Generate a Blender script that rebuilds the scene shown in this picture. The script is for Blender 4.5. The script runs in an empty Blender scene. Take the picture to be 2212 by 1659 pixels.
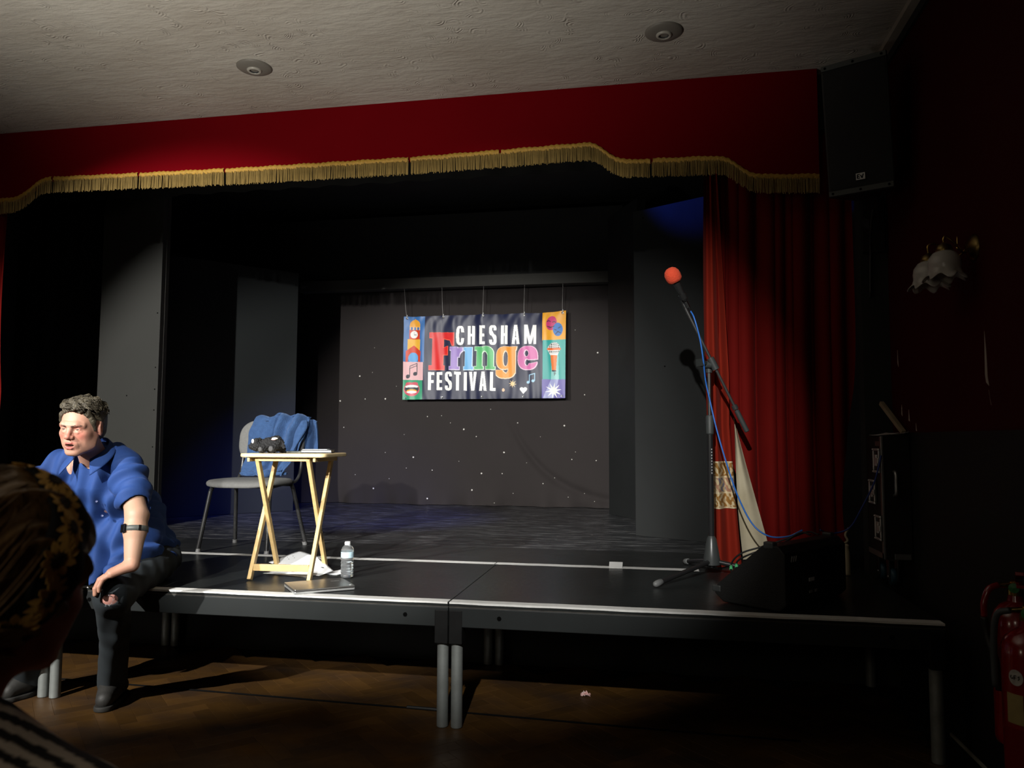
import bpy, math, random
import numpy as np
from mathutils import Vector, Matrix

random.seed(7)
rng = np.random.default_rng(7)
scene = bpy.context.scene
COL = scene.collection
PI = math.pi

# ---------------------------------------------------------------- camera
cam_data = bpy.data.cameras.new('camera')
cam_data.sensor_fit = 'HORIZONTAL'
cam_data.sensor_width = 36.0
cam_data.lens = 36.0 * 1650.0 / 2212.0
cam_data.clip_start = 0.05
cam_data.clip_end = 60
cam_data.dof.use_dof = True
cam_data.dof.focus_distance = 4.6
cam_data.dof.aperture_fstop = 5.0
camera = bpy.data.objects.new('camera', cam_data)
COL.objects.link(camera)
_r = Vector((0.98331398, 0.18187703, 0.00378947))
_d = Vector((-0.00940365, 0.07162151, -0.99738755))
_f = Vector((-0.1816733, 0.98070949, 0.07213674))
_m = Matrix((( _r.x, -_d.x, -_f.x, 0.0), (_r.y, -_d.y, -_f.y, 0.0), (_r.z, -_d.z, -_f.z, 1.273), (0, 0, 0, 1)))
camera.matrix_world = _m
scene.camera = camera

# ---------------------------------------------------------------- world, view
world = bpy.data.worlds.new('world')
scene.world = world
world.use_nodes = True
world.node_tree.nodes['Background'].inputs[0].default_value = (0.02, 0.02, 0.022, 1)
world.node_tree.nodes['Background'].inputs[1].default_value = 0.05
scene.view_settings.view_transform = 'Standard'
scene.view_settings.look = 'None'
scene.view_settings.exposure = 0.0
scene.view_settings.gamma = 1.0
scene.view_settings.use_curve_mapping = False

# ---------------------------------------------------------------- lights
def spot(name, loc, target, power, half_angle, blend, colour, radius=0.06):
    l = bpy.data.lights.new(name, 'SPOT')
    l.energy = power; l.color = colour; l.spot_size = math.radians(half_angle * 2)
    l.spot_blend = blend; l.shadow_soft_size = radius
    o = bpy.data.objects.new(name, l); COL.objects.link(o)
    o.location = loc
    o.rotation_euler = (Vector(target) - Vector(loc)).to_track_quat('-Z', 'Y').to_euler()
    return o
def point(name, loc, power, colour, radius=0.1):
    l = bpy.data.lights.new(name, 'POINT'); l.energy = power; l.color = colour; l.shadow_soft_size = radius
    o = bpy.data.objects.new(name, l); COL.objects.link(o); o.location = loc
    return o
# front-of-house spots on the hall ceiling behind the camera
spot('hall_spot_main', (-1.75, -1.0, 2.66), (-1.70, 4.94, 1.30), 1050, 17.0, 0.38, (1.0, 0.98, 0.935), 0.03)
spot('hall_spot_side', (-4.0, -1.0, 3.12), (-2.92, 4.88, 1.03), 1950, 20.8, 0.42, (1.0, 0.98, 0.93), 0.03)
spot('hall_spot_near', (-0.35, -1.0, 3.12), (-0.98, 4.94, 1.13), 950, 18.4, 0.5, (1.0, 0.985, 0.94), 0.03)
# blue lanterns rigged behind the pelmet
spot('stage_blue_flat', (-0.9, 5.32, 3.38), (0.30, 5.70, 3.12), 34, 17, 0.9, (0.02, 0.08, 1.0), 0.04)
spot('stage_blue_floor', (-0.3, 5.35, 3.40), (-2.85, 7.0, 0.55), 420, 22, 0.9, (0.03, 0.09, 1.0), 0.05)
# added fill without real fixtures: a spot brightening the ceiling, weak points for the hall
spot('ceiling_fill', (-2.3, 1.1, 0.9), (-1.95, 2.7, 3.37), 330, 42, 1.0, (1.0, 0.96, 0.86), 0.15)
point('hall_fill', (-0.9, -0.9, 1.85), 9, (1.0, 0.88, 0.70), 0.25)
point('hall_fill_left', (-3.6, -0.3, 1.6), 12, (1.0, 0.84, 0.62), 0.25)

# ---------------------------------------------------------------- helpers
WLOC = {}
def link(o, parent, wloc):
    COL.objects.link(o)
    WLOC[o.name] = Vector(wloc)
    if parent is not None:
        o.parent = parent
        o.location = Vector(wloc) - WLOC[parent.name]
    else:
        o.location = wloc
    return o
def tag(o, label=None, cat=None, group=None, kind=None):
    if label: o['label'] = label
    if cat: o['category'] = cat
    if group: o['group'] = group
    if kind: o['kind'] = kind
    return o
def thing(name, label, cat, loc, group=None):
    o = bpy.data.objects.new(name, None); o.empty_display_size = 0.05
    link(o, None, loc)
    return tag(o, label, cat, group)
def mesh_obj(name, verts, faces, mat, parent=None, smooth=False, cols=None, base=False):
    v = np.asarray(verts, dtype=np.float64).reshape(-1, 3)
    lo = v.min(0); hi = v.max(0); c = (lo + hi) / 2
    if base: c[2] = lo[2]
    me = bpy.data.meshes.new(name)
    if isinstance(faces, np.ndarray):
        n = faces.shape[1]
        me.vertices.add(len(v)); me.vertices.foreach_set('co', (v - c).astype(np.float32).ravel())
        me.loops.add(faces.size); me.loops.foreach_set('vertex_index', faces.astype(np.int32).ravel())
        me.polygons.add(len(faces))
        me.polygons.foreach_set('loop_start', np.arange(0, faces.size, n, dtype=np.int32))
        me.update(calc_edges=True)
    else:
        me.from_pydata((v - c).tolist(), [], [list(f) for f in faces])
        me.update()
    if cols is not None:
        a = me.color_attributes.new('Col', 'FLOAT_COLOR', 'POINT')
        cc = np.ones((len(v), 4), dtype=np.float32); cc[:, :3] = cols
        a.data.foreach_set('color', cc.ravel())
    if smooth:
        me.polygons.foreach_set('use_smooth', np.ones(len(me.polygons), dtype=bool))
    if mat is not None: me.materials.append(mat)
    o = bpy.data.objects.new(name, me)
    return link(o, parent, c)
def mod_bevel(o, w, seg=2):
    m = o.modifiers.new('bevel', 'BEVEL'); m.width = w; m.segments = seg; m.limit_method = 'ANGLE'; m.angle_limit = 0.6
    return o
def mod_solid(o, t, off=0.0):
    m = o.modifiers.new('solid', 'SOLIDIFY'); m.thickness = t; m.offset = off
    return o
def mod_smooth_angle(o, deg=40):
    me = o.data
    me.polygons.foreach_set('use_smooth', np.ones(len(me.polygons), dtype=bool))
    try: me.set_sharp_from_angle(angle=math.radians(deg))
    except Exception: pass
    return o

class MB:
    """collects primitive shapes, builds them as one mesh"""
    def __init__(s): s.v = []; s.f = []; s.M = Matrix.Identity(4)
    def add(s, vs, fs):
        b = len(s.v)
        s.v += [tuple(s.M @ Vector(p)) for p in vs]
        s.f += [[b + i for i in f] for f in fs]
        return s
    def box(s, x0, x1, y0, y1, z0, z1):
        return s.add([(x0,y0,z0),(x1,y0,z0),(x1,y1,z0),(x0,y1,z0),(x0,y0,z1),(x1,y0,z1),(x1,y1,z1),(x0,y1,z1)],
                     [(0,3,2,1),(4,5,6,7),(0,1,5,4),(1,2,6,5),(2,3,7,6),(3,0,4,7)])
    def beam(s, a, b, w, h, up=(0,0,1)):
        a = Vector(a); b = Vector(b); d = (b - a).normalized(); u = Vector(up)
        r = d.cross(u).normalized() * (w / 2); u = r.cross(d).normalized() * (h / 2)
        p = [a - r - u, a + r - u, a + r + u, a - r + u, b - r - u, b + r - u, b + r + u, b - r + u]
        return s.add(p, [(0,3,2,1),(4,5,6,7),(0,1,5,4),(1,2,6,5),(2,3,7,6),(3,0,4,7)])
    def tube(s, pts, rad, n=8, cap=True):
        pts = [Vector(p) for p in pts]
        rads = rad if isinstance(rad, (list, tuple)) else [rad] * len(pts)
        T = [(pts[min(i + 1, len(pts) - 1)] - pts[max(i - 1, 0)]).normalized() for i in range(len(pts))]
        ref = Vector((0, 0, 1)) if abs(T[0].z) < 0.9 else Vector((1, 0, 0))
        N = T[0].cross(ref).normalized(); vs = []
        for i, p in enumerate(pts):
            N = (N - T[i] * N.dot(T[i])).normalized(); B = T[i].cross(N)
            for k in range(n):
                a = 2 * PI * k / n
                vs.append(p + (N * math.cos(a) + B * math.sin(a)) * rads[i])
        fs = []
        for i in range(len(pts) - 1):
            for k in range(n):
                fs.append((i*n+k, i*n+(k+1) % n, (i+1)*n+(k+1) % n, (i+1)*n+k))
        if cap:
            fs.append(tuple(reversed(range(n)))); fs.append(tuple((len(pts)-1)*n + k for k in range(n)))
        return s.add(vs, fs)
    def cyl(s, a, b, r0, r1=None, n=20): return s.tube([a, b], [r0, r0 if r1 is None else r1], n)
    def lathe(s, prof, n=28, axis_o=(0,0,0), axis_d=(0,0,1), cap=True):
        o = Vector(axis_o); d = Vector(axis_d).normalized()
        ref = Vector((1, 0, 0)) if abs(d.x) < 0.9 else Vector((0, 1, 0))
        X = (ref - d * ref.dot(d)).normalized(); Y = d.cross(X); vs = []
        for (r, z) in prof:
            for k in range(n):
                a = 2 * PI * k / n
                vs.append(o + d * z + (X * math.cos(a) + Y * math.sin(a)) * r)
        fs = []
        for i in range(len(prof) - 1):
            for k in range(n):
                fs.append((i*n+k, i*n+(k+1) % n, (i+1)*n+(k+1) % n, (i+1)*n+k))
        if cap:
            fs.append(tuple(reversed(range(n)))); fs.append(tuple((len(prof)-1)*n + k for k in range(n)))
        return s.add(vs, fs)
    def prism(s, poly, d):
        """polygon (list of 3d points) extruded along d"""
        n = len(poly); d = Vector(d)
        vs = [Vector(p) for p in poly] + [Vector(p) + d for p in poly]
        fs = [tuple(reversed(range(n))), tuple(range(n, 2*n))]
        fs += [(i, (i+1) % n, n + (i+1) % n, n + i) for i in range(n)]
        return s.add(vs, fs)
    def grid(s, fn, nu, nv):
        vs = [fn(i / nu, j / nv) for j in range(nv + 1) for i in range(nu + 1)]
        w = nu + 1
        fs = [(j*w+i, j*w+i+1, (j+1)*w+i+1, (j+1)*w+i) for j in range(nv) for i in range(nu)]
        return s.add(vs, fs)
    def build(s, name, mat, parent=None, smooth=False, bevel=0, base=False, sa=None):
        o = mesh_obj(name, s.v, s.f, mat, parent, smooth, base=base)
        if sa: mod_smooth_angle(o, sa)
        if bevel: mod_bevel(o, bevel)
        return o

def crom(pts, n=8):
    """catmull-rom through points"""
    P = [np.array(p, float) for p in pts]; P = [2*P[0]-P[1]] + P + [2*P[-1]-P[-2]]
    out = []
    for i in range(1, len(P) - 2):
        for k in range(n):
            t = k / n
            out.append(0.5*((2*P[i]) + (-P[i-1]+P[i+1])*t + (2*P[i-1]-5*P[i]+4*P[i+1]-P[i+2])*t*t + (-P[i-1]+3*P[i]-3*P[i+1]+P[i+2])*t**3))
    out.append(P[-2])
    return [tuple(p) for p in out]

# ---------------------------------------------------------------- materials
MATS = {}
def mat(name, col, rough=0.6, metal=0.0, spec=0.5, noise=0.0, nscale=8.0, bump=0.0, bscale=60.0, stretch=(1,1,1),
        col2=None, sheen=0.0, coat=0.0, trans=0.0, ior=1.45, attr=False, emit=0.0, rand=0.0, subs=0.0, rnoise=0.0, world=False):
    if name in MATS: return MATS[name]
    m = bpy.data.materials.new(name); m.use_nodes = True
    nt = m.node_tree; N = nt.nodes; L = nt.links; b = N['Principled BSDF']
    b.inputs['Roughness'].default_value = rough
    b.inputs['Metallic'].default_value = metal
    b.inputs['Specular IOR Level'].default_value = spec
    b.inputs['IOR'].default_value = ior
    b.inputs['Coat Weight'].default_value = coat
    b.inputs['Transmission Weight'].default_value = trans
    b.inputs['Sheen Weight'].default_value = sheen
    b.inputs['Sheen Roughness'].default_value = 0.4
    if sheen: b.inputs['Sheen Tint'].default_value = (min(1, col[0]*2+.1), min(1, col[1]*2+.1), min(1, col[2]*2+.1), 1)
    if subs:
        b.inputs['Subsurface Weight'].default_value = subs; b.inputs['Subsurface Scale'].default_value = 0.006
        b.inputs['Subsurface Radius'].default_value = (1.0, 0.35, 0.2)
    c4 = (*col, 1)
    b.inputs['Base Color'].default_value = c4
    if emit:
        b.inputs['Emission Color'].default_value = c4; b.inputs['Emission Strength'].default_value = emit
    tc = None
    def coords():
        nonlocal tc
        if tc is None:
            t = N.new('ShaderNodeTexCoord'); mp = N.new('ShaderNodeMapping')
            mp.inputs['Scale'].default_value = stretch
            g = N.new('ShaderNodeNewGeometry') if world else None
            L.new(g.outputs['Position'] if world else t.outputs['Object'], mp.inputs['Vector']); tc = mp.outputs['Vector']
        return tc
    src = None
    if attr:
        a = N.new('ShaderNodeAttribute'); a.attribute_name = 'Col'; src = a.outputs['Color']
    if noise > 0:
        nz = N.new('ShaderNodeTexNoise'); nz.inputs['Scale'].default_value = nscale; nz.inputs['Detail'].default_value = 6
        L.new(coords(), nz.inputs['Vector'])
        rp = N.new('ShaderNodeMapRange'); rp.inputs[1].default_value = 0.3; rp.inputs[2].default_value = 0.7
        rp.inputs[3].default_value = 0.0; rp.inputs[4].default_value = noise
        L.new(nz.outputs['Fac'], rp.inputs[0])
        mx = N.new('ShaderNodeMix'); mx.data_type = 'RGBA'
        mx.inputs[6].default_value = c4; mx.inputs[7].default_value = (*(col2 or tuple(c*0.45 for c in col)), 1)
        if src is not None: L.new(src, mx.inputs[6])
        L.new(rp.outputs[0], mx.inputs[0]); src = mx.outputs[2]
        if rnoise:
            rr = N.new('ShaderNodeMapRange'); rr.inputs[1].default_value = 0.3; rr.inputs[2].default_value = 0.7
            rr.inputs[3].default_value = rough; rr.inputs[4].default_value = min(1, rough + rnoise)
            L.new(nz.outputs['Fac'], rr.inputs[0]); L.new(rr.outputs[0], b.inputs['Roughness'])
    if rand > 0:
        oi = N.new('ShaderNodeObjectInfo'); mr = N.new('ShaderNodeMapRange')
        mr.inputs[3].default_value = 1 - rand; mr.inputs[4].default_value = 1 + rand
        L.new(oi.outputs['Random'], mr.inputs[0])
        hv = N.new('ShaderNodeHueSaturation'); hv.inputs['Color'].default_value = c4
        if src is not None: L.new(src, hv.inputs['Color'])
        L.new(mr.outputs[0], hv.inputs['Value']); src = hv.outputs[0]
    if src is not None: L.new(src, b.inputs['Base Color'])
    if bump > 0:
        nb = N.new('ShaderNodeTexNoise'); nb.inputs['Scale'].default_value = bscale; nb.inputs['Detail'].default_value = 5
        L.new(coords(), nb.inputs['Vector'])
        bp = N.new('ShaderNodeBump'); bp.inputs['Strength'].default_value = bump; bp.inputs['Distance'].default_value = 0.01
        L.new(nb.outputs['Fac'], bp.inputs['Height']); L.new(bp.outputs[0], b.inputs['Normal'])
    MATS[name] = m
    return m

black_paint = mat('black_paint', (0.016, 0.017, 0.017), 0.75, noise=0.5, nscale=5, col2=(0.024, 0.025, 0.024))
black_plastic = mat('black_plastic', (0.012, 0.012, 0.013), 0.45, bump=0.1, bscale=300)
black_metal = mat('black_metal', (0.018, 0.018, 0.019), 0.28, spec=0.6)
dark_grey = mat('dark_grey_plastic', (0.06, 0.06, 0.062), 0.5)
chrome = mat('chrome', (0.55, 0.56, 0.56), 0.25, metal=1.0)
steel = mat('galvanised_steel', (0.30, 0.32, 0.31), 0.5, metal=0.55, noise=0.8, nscale=14, col2=(0.17, 0.18, 0.17), rnoise=0.2)
alu = mat('aluminium', (0.42, 0.43, 0.43), 0.38, metal=0.9)
brass = mat('brass', (0.55, 0.36, 0.10), 0.25, metal=1.0)
white_tape = mat('white_tape', (0.72, 0.72, 0.70), 0.55, noise=0.35, nscale=30, col2=(0.5, 0.5, 0.48))
paper = mat('paper', (0.78, 0.80, 0.82), 0.8, noise=0.15, nscale=20, col2=(0.66, 0.68, 0.7))
# ================================================================ SETTING
XR, XL, YB, ZC, YP = 1.27, -5.67, -4.2, 3.375, 4.43
DZ = 0.55   # deck and stage height
def struct(o, kind='structure'): o['kind'] = kind; return o

# ---- ceiling: hand-combed plaster
def ceiling_material():
    m = bpy.data.materials.new('combed_plaster'); m.use_nodes = True
    nt = m.node_tree; N = nt.nodes; L = nt.links; b = N['Principled BSDF']
    b.inputs['Roughness'].default_value = 0.42; b.inputs['Specular IOR Level'].default_value = 0.5
    tc = N.new('ShaderNodeTexCoord')
    def combs(scale, freq, seed):
        mp = N.new('ShaderNodeMapping'); mp.inputs['Location'].default_value = (seed, seed*0.7, 0.0)
        L.new(tc.outputs['Object'], mp.inputs['Vector'])
        dz = N.new('ShaderNodeTexNoise'); dz.inputs['Scale'].default_value = 5.0; dz.inputs['Detail'].default_value = 3; L.new(mp.outputs[0], dz.inputs['Vector'])
        dm = N.new('ShaderNodeVectorMath'); dm.operation = 'MULTIPLY_ADD'; dm.inputs[1].default_value = (0.10, 0.10, 0.0); L.new(dz.outputs['Color'], dm.inputs[0]); L.new(mp.outputs[0], dm.inputs[2])
        sep = N.new('ShaderNodeSeparateXYZ'); L.new(dm.outputs[0], sep.inputs[0])
        cb = N.new('ShaderNodeCombineXYZ'); L.new(sep.outputs[0], cb.inputs[0]); L.new(sep.outputs[1], cb.inputs[1])
        vo = N.new('ShaderNodeTexVoronoi'); vo.voronoi_dimensions = '3D'; vo.inputs['Scale'].default_value = scale
        L.new(cb.outputs[0], vo.inputs['Vector'])
        # vector from the cell's point
        sub = N.new('ShaderNodeVectorMath'); sub.operation = 'SUBTRACT'
        L.new(cb.outputs[0], sub.inputs[0]); L.new(vo.outputs['Position'], sub.inputs[1])
        ln = N.new('ShaderNodeVectorMath'); ln.operation = 'LENGTH'; L.new(sub.outputs[0], ln.inputs[0])
        sn = N.new('ShaderNodeMath'); sn.operation = 'MULTIPLY'; sn.inputs[1].default_value = freq; L.new(ln.outputs['Value'], sn.inputs[0])
        si = N.new('ShaderNodeMath'); si.operation = 'SINE'; L.new(sn.outputs[0], si.inputs[0])
        # sector mask from the cell's random colour
        cs = N.new('ShaderNodeVectorMath'); cs.operation = 'SUBTRACT'; cs.inputs[1].default_value = (0.5, 0.5, 0.5)
        L.new(vo.outputs['Color'], cs.inputs[0])
        dt = N.new('ShaderNodeVectorMath'); dt.operation = 'DOT_PRODUCT'
        nr = N.new('ShaderNodeVectorMath'); nr.operation = 'NORMALIZE'; L.new(sub.outputs[0], nr.inputs[0])
        nr2 = N.new('ShaderNodeVectorMath'); nr2.operation = 'NORMALIZE'; L.new(cs.outputs[0], nr2.inputs[0])
        L.new(nr.outputs[0], dt.inputs[0]); L.new(nr2.outputs[0], dt.inputs[1])
        mr = N.new('ShaderNodeMapRange'); mr.inputs[1].default_value = 0.55; mr.inputs[2].default_value = 0.9
        L.new(dt.outputs['Value'], mr.inputs[0])
        md_ = N.new('ShaderNodeMapRange'); md_.inputs[1].default_value = 0.060; md_.inputs[2].default_value = 0.045; L.new(ln.outputs['Value'], md_.inputs[0])
        mq = N.new('ShaderNodeMath'); mq.operation = 'MULTIPLY'; L.new(md_.outputs[0], mq.inputs[0]); L.new(mr.outputs[0], mq.inputs[1])
        mu = N.new('ShaderNodeMath'); mu.operation = 'MULTIPLY'; L.new(si.outputs[0], mu.inputs[0]); L.new(mq.outputs[0], mu.inputs[1])
        nz = N.new('ShaderNodeTexNoise'); nz.inputs['Scale'].default_value = 2.2; nz.inputs['Detail'].default_value = 2
        L.new(mp.outputs[0], nz.inputs['Vector'])
        m2 = N.new('ShaderNodeMapRange'); m2.inputs[1].default_value = 0.44; m2.inputs[2].default_value = 0.62; L.new(nz.outputs['Fac'], m2.inputs[0])
        mm = N.new('ShaderNodeMath'); mm.operation = 'MULTIPLY'; L.new(mu.outputs[0], mm.inputs[0]); L.new(m2.outputs[0], mm.inputs[1])
        return mm.outputs[0]
    a = combs(7.5, 430.0, 0.0); c = combs(9.5, 520.0, 3.3)
    nz = N.new('ShaderNodeTexNoise'); nz.inputs['Scale'].default_value = 9; nz.inputs['Detail'].default_value = 9; nz.inputs['Roughness'].default_value = 0.62
    ms_ = N.new('ShaderNodeMapping'); ms_.inputs['Scale'].default_value = (0.6, 1.6, 1); L.new(tc.outputs['Object'], ms_.inputs['Vector']); L.new(ms_.outputs[0], nz.inputs['Vector'])
    s1 = N.new('ShaderNodeMath'); s1.operation = 'ADD'; L.new(a, s1.inputs[0]); L.new(c, s1.inputs[1])
    s2 = N.new('ShaderNodeMath'); s2.operation = 'MULTIPLY_ADD'; s2.inputs[1].default_value = 4.5
    L.new(nz.outputs['Fac'], s2.inputs[0]); L.new(s1.outputs[0], s2.inputs[2])
    bp = N.new('ShaderNodeBump'); bp.inputs['Strength'].default_value = 0.55; bp.inputs['Distance'].default_value = 0.006
    L.new(s2.outputs[0], bp.inputs['Height']); L.new(bp.outputs[0], b.inputs['Normal'])
    n2 = N.new('ShaderNodeTexNoise'); n2.inputs['Scale'].default_value = 1.3; n2.inputs['Detail'].default_value = 5
    L.new(tc.outputs['Object'], n2.inputs['Vector'])
    cr = N.new('ShaderNodeValToRGB'); cr.color_ramp.elements[0].position = 0.35; cr.color_ramp.elements[1].position = 0.7
    cr.color_ramp.elements[0].color = (0.42, 0.38, 0.33, 1); cr.color_ramp.elements[1].color = (0.52, 0.49, 0.44, 1)
    L.new(n2.outputs['Fac'], cr.inputs[0]); L.new(cr.outputs[0], b.inputs['Base Color'])
    return m
struct(MB().box(XL, XR, YB, YP + 0.08, ZC, ZC + 0.1).build('ceiling', ceiling_material()))

red_wall = mat('dark_red_paint', (0.046, 0.0012, 0.0016), 0.8, spec=0.15, noise=0.5, nscale=3, col2=(0.036, 0.001, 0.0012), bump=0.08, bscale=40)
dado_black = mat('black_dado_paint', (0.004, 0.004, 0.004), 0.75)
chip_mat = mat('bare_plaster', (0.42, 0.36, 0.30), 0.9)
wr = struct(MB().box(XR, XR + 0.12, YB, YP + 0.1, 1.313, ZC).build('wall_right', red_wall))
wd = struct(MB().box(XR - 0.012, XR + 0.12, YB, YP + 0.1, -0.02, 1.313).build('wall_right_dado', dado_black))
struct(MB().box(XL - 0.12, XL, YB, YP + 0.1, -0.02, ZC).build('wall_left', red_wall))
struct(MB().box(XL - 0.12, XR + 0.12, YB - 0.12, YB, -0.02, ZC).build('wall_back', red_wall))
# flaked paint on the right wall (shallow proud scabs)
def chip(pts, x=XR):
    MB().prism([(x - 0.0015, y, z) for (y, z) in pts], (0.003, 0, 0)).build('paint_chip', chip_mat, wr)
chip([(3.235, 1.70), (3.225, 1.62), (3.222, 1.52), (3.212, 1.485), (3.236, 1.50), (3.243, 1.53)])
chip([(3.216, 1.47), (3.208, 1.43), (3.20, 1.41), (3.213, 1.45)])
chip([(4.27, 1.46), (4.262, 1.40), (4.28, 1.41)])
chip([(4.16, 1.43), (4.15, 1.37), (4.168, 1.375)])
chip([(4.06, 1.36), (4.05, 1.32), (4.062, 1.322)])
chip([(4.31, 1.75), (4.30, 1.66), (4.316, 1.68)])
struct(MB().box(XR - 0.055, XR - 0.012, YB, YP - 0.02, ZC - 0.03, ZC).build('trim_1', mat('cream_trim', (0.42, 0.38, 0.32), 0.6)))
struct(MB().box(XR - 0.014, XR, YB, YP - 0.02, ZC - 0.075, ZC).build('trim_2', black_paint))
t3 = struct(MB().box(XR - 0.02, XR - 0.012, 2.9, 3.7, 0.0, 0.012).build('trim_3', mat('worn_edge', (0.35, 0.34, 0.28), 0.7)))

# ---- proscenium side walls and stage house (painted black inside)
pw = struct(MB().box(1.13, XR + 0.12, YP, YP + 0.1, -0.02, ZC).build('wall_proscenium_right', black_paint))
struct(MB().box(XL - 0.12, -5.2, YP, YP + 0.1, -0.02, ZC).build('wall_proscenium_left', black_paint))
struct(MB().box(XL - 0.12, XR + 0.12, 8.9, 9.0, 0.0, 4.0).build('wall_stage_rear', black_paint))
struct(MB().box(XL - 0.22, XL - 0.12, YP + 0.1, 9.0, 0.0, 4.0).build('wall_stage_left', black_paint))
struct(MB().box(XR + 0.12, XR + 0.22, YP + 0.1, 9.0, 0.0, 4.0).build('wall_stage_right', black_paint))
struct(MB().box(XL - 0.22, XR + 0.22, YP + 0.1, 9.0, 3.9, 4.0).build('ceiling_stage', black_paint))
struct(MB().box(XL - 0.12, XR + 0.12, YP + 0.08, YP + 0.12, 3.05, 4.0).build('wall_proscenium_header', black_paint))

# ---- hall floor: herringbone parquet blocks on a slab
slab = struct(MB().box(XL - 0.12, XR + 0.12, YB - 0.12, 4.5, -0.1, -0.012).build('floor', mat('floor_slab', (0.012, 0.008, 0.005), 0.8)))
wood_floor = mat('dark_parquet', (0.092, 0.045, 0.012), 0.30, noise=1.0, nscale=2.2, col2=(0.030, 0.0135, 0.004), rand=0.24, bump=0.25, bscale=7, stretch=(1.3, 2.2, 1), rnoise=0.35, world=True)
def block_mesh(w, l, h=0.012, g=0.0003):
    b = MB(); x = l/2 - g; y = w/2 - g; c = 0.0007
    b.add([(-x,-y,-h),(x,-y,-h),(x,y,-h),(-x,y,-h),(-x,-y,-c),(x,-y,-c),(x,y,-c),(-x,y,-c),
           (-x+c,-y+c,0),(x-c,-y+c,0),(x-c,y-c,0),(-x+c,y-c,0)],
          [(0,1,5,4),(1,2,6,5),(2,3,7,6),(3,0,4,7),(4,5,9,8),(5,6,10,9),(6,7,11,10),(7,4,8,11),(8,9,10,11)])
    return b
BW, BL = 0.076, 0.304   # 1:4 blocks
proto = block_mesh(BW, BL)
bme = bpy.data.meshes.new('parquet_block'); bme.from_pydata(proto.v, [], proto.f); bme.materials.append(wood_floor)
spots = []
c45 = math.cos(PI/4)
for i in range(-45, 45):
    for j in range(-14, 14):
        for rot in (0, 1):
            a = i*BW + j*BL + (BW/2 if rot else BL/2)
            b_ = i*BW - j*BL + (BW + BL/2 if rot else BW/2)
            spots.append(((a - b_)*c45 - 1.0, (a + b_)*c45 + 3.6, PI/4 + (PI/2 if rot else 0)))
near, far = [], []
for (x, y, r) in spots:
    if not (XL + 0.2 < x < XR - 0.17 and 0.6 < y < 4.3): continue
    zc = 0.9807*y - 0.1817*x; xc = (0.9833*x + 0.1819*y)/zc
    if y > 2.93 and y < 4.12 and -0.60 < xc < 0.60: near.append((x, y, r))
    else: far.append((x, y, r))
near.sort(key=lambda s: s[1])
far += near[300:]; near = near[:300]
for (x, y, r) in near:
    o = bpy.data.objects.new('parquet_block', bme); link(o, slab, (x, y, 0)); o.rotation_euler[2] = r
V = np.array(proto.v); vs = []; fs = []
for (x, y, r) in far:
    c, s_ = math.cos(r), math.sin(r); n0 = len(vs)
    vs += [(v[0]*c - v[1]*s_ + x, v[0]*s_ + v[1]*c + y, v[2]) for v in proto.v]
    fs += [[n0 + k for k in f] for f in proto.f]
o = mesh_obj('parquet_blocks', vs, fs, wood_floor, slab); o['kind'] = 'stuff'

# ---- main stage floor: two runs of black boards with a worn joint
stage_mat = mat('stage_black_paint', (0.018, 0.018, 0.019), 0.42, noise=1.0, nscale=3.0, col2=(0.030, 0.030, 0.030), bump=0.25, bscale=14, stretch=(1, 9, 1), rnoise=0.25)
def scuffed(name, base, scuff, rough, sc=(1.2, 16, 1)):
    """black paint with pale scratch marks running across the stage"""
    m = mat(name, base, rough, noise=0.6, nscale=4, col2=tuple(c*1.7 for c in base), bump=0.12, bscale=30)
    nt = m.node_tree; N = nt.nodes; L = nt.links; b = N['Principled BSDF']
    src = b.inputs['Base Color'].links[0].from_socket
    tc = N.new('ShaderNodeTexCoord'); mp = N.new('ShaderNodeMapping'); mp.inputs['Scale'].default_value = sc
    L.new(tc.outputs['Object'], mp.inputs['Vector'])
    nz = N.new('ShaderNodeTexNoise'); nz.inputs['Scale'].default_value = 3.0; nz.inputs['Detail'].default_value = 12; nz.inputs['Roughness'].default_value = 0.85
    L.new(mp.outputs[0], nz.inputs['Vector'])
    mr = N.new('ShaderNodeMapRange'); mr.inputs[1].default_value = 0.50; mr.inputs[2].default_value = 0.66; L.new(nz.outputs['Fac'], mr.inputs[0])
    sp = N.new('ShaderNodeTexVoronoi'); sp.inputs['Scale'].default_value = 3.2; L.new(tc.outputs['Object'], sp.inputs['Vector'])
    m2 = N.new('ShaderNodeMapRange'); m2.inputs[1].default_value = 0.034; m2.inputs[2].default_value = 0.022; L.new(sp.outputs['Distance'], m2.inputs[0])
    ad = N.new('ShaderNodeMath'); ad.operation = 'MAXIMUM'; L.new(mr.outputs[0], ad.inputs[0]); L.new(m2.outputs[0], ad.inputs[1])
    mu = N.new('ShaderNodeMath'); mu.operation = 'MULTIPLY'; mu.inputs[1].default_value = 0.95; L.new(ad.outputs[0], mu.inputs[0])
    mx = N.new('ShaderNodeMix'); mx.data_type = 'RGBA'; mx.inputs[7].default_value = (*scuff, 1)
    L.new(src, mx.inputs[6]); L.new(mu.outputs[0], mx.inputs[0]); L.new(mx.outputs[2], b.inputs['Base Color'])
    return m
rear_mat = scuffed('rear_stage_paint', (0.024, 0.025, 0.027), (0.30, 0.30, 0.31), 0.30, (1.1, 5.0, 1))
front_mat = scuffed('front_stage_paint', (0.016, 0.017, 0.017), (0.045, 0.046, 0.046), 0.38, (1.2, 5, 1))
struct(MB().box(XL - 0.12, XR + 0.12, 4.40, 5.085, DZ - 0.05, DZ).build('floor_stage_front', front_mat))
fr = struct(MB().box(XL - 0.12, XR + 0.12, 5.091, 8.9, DZ - 0.05, DZ - 0.0005).build('floor_stage_rear', rear_mat))
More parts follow.
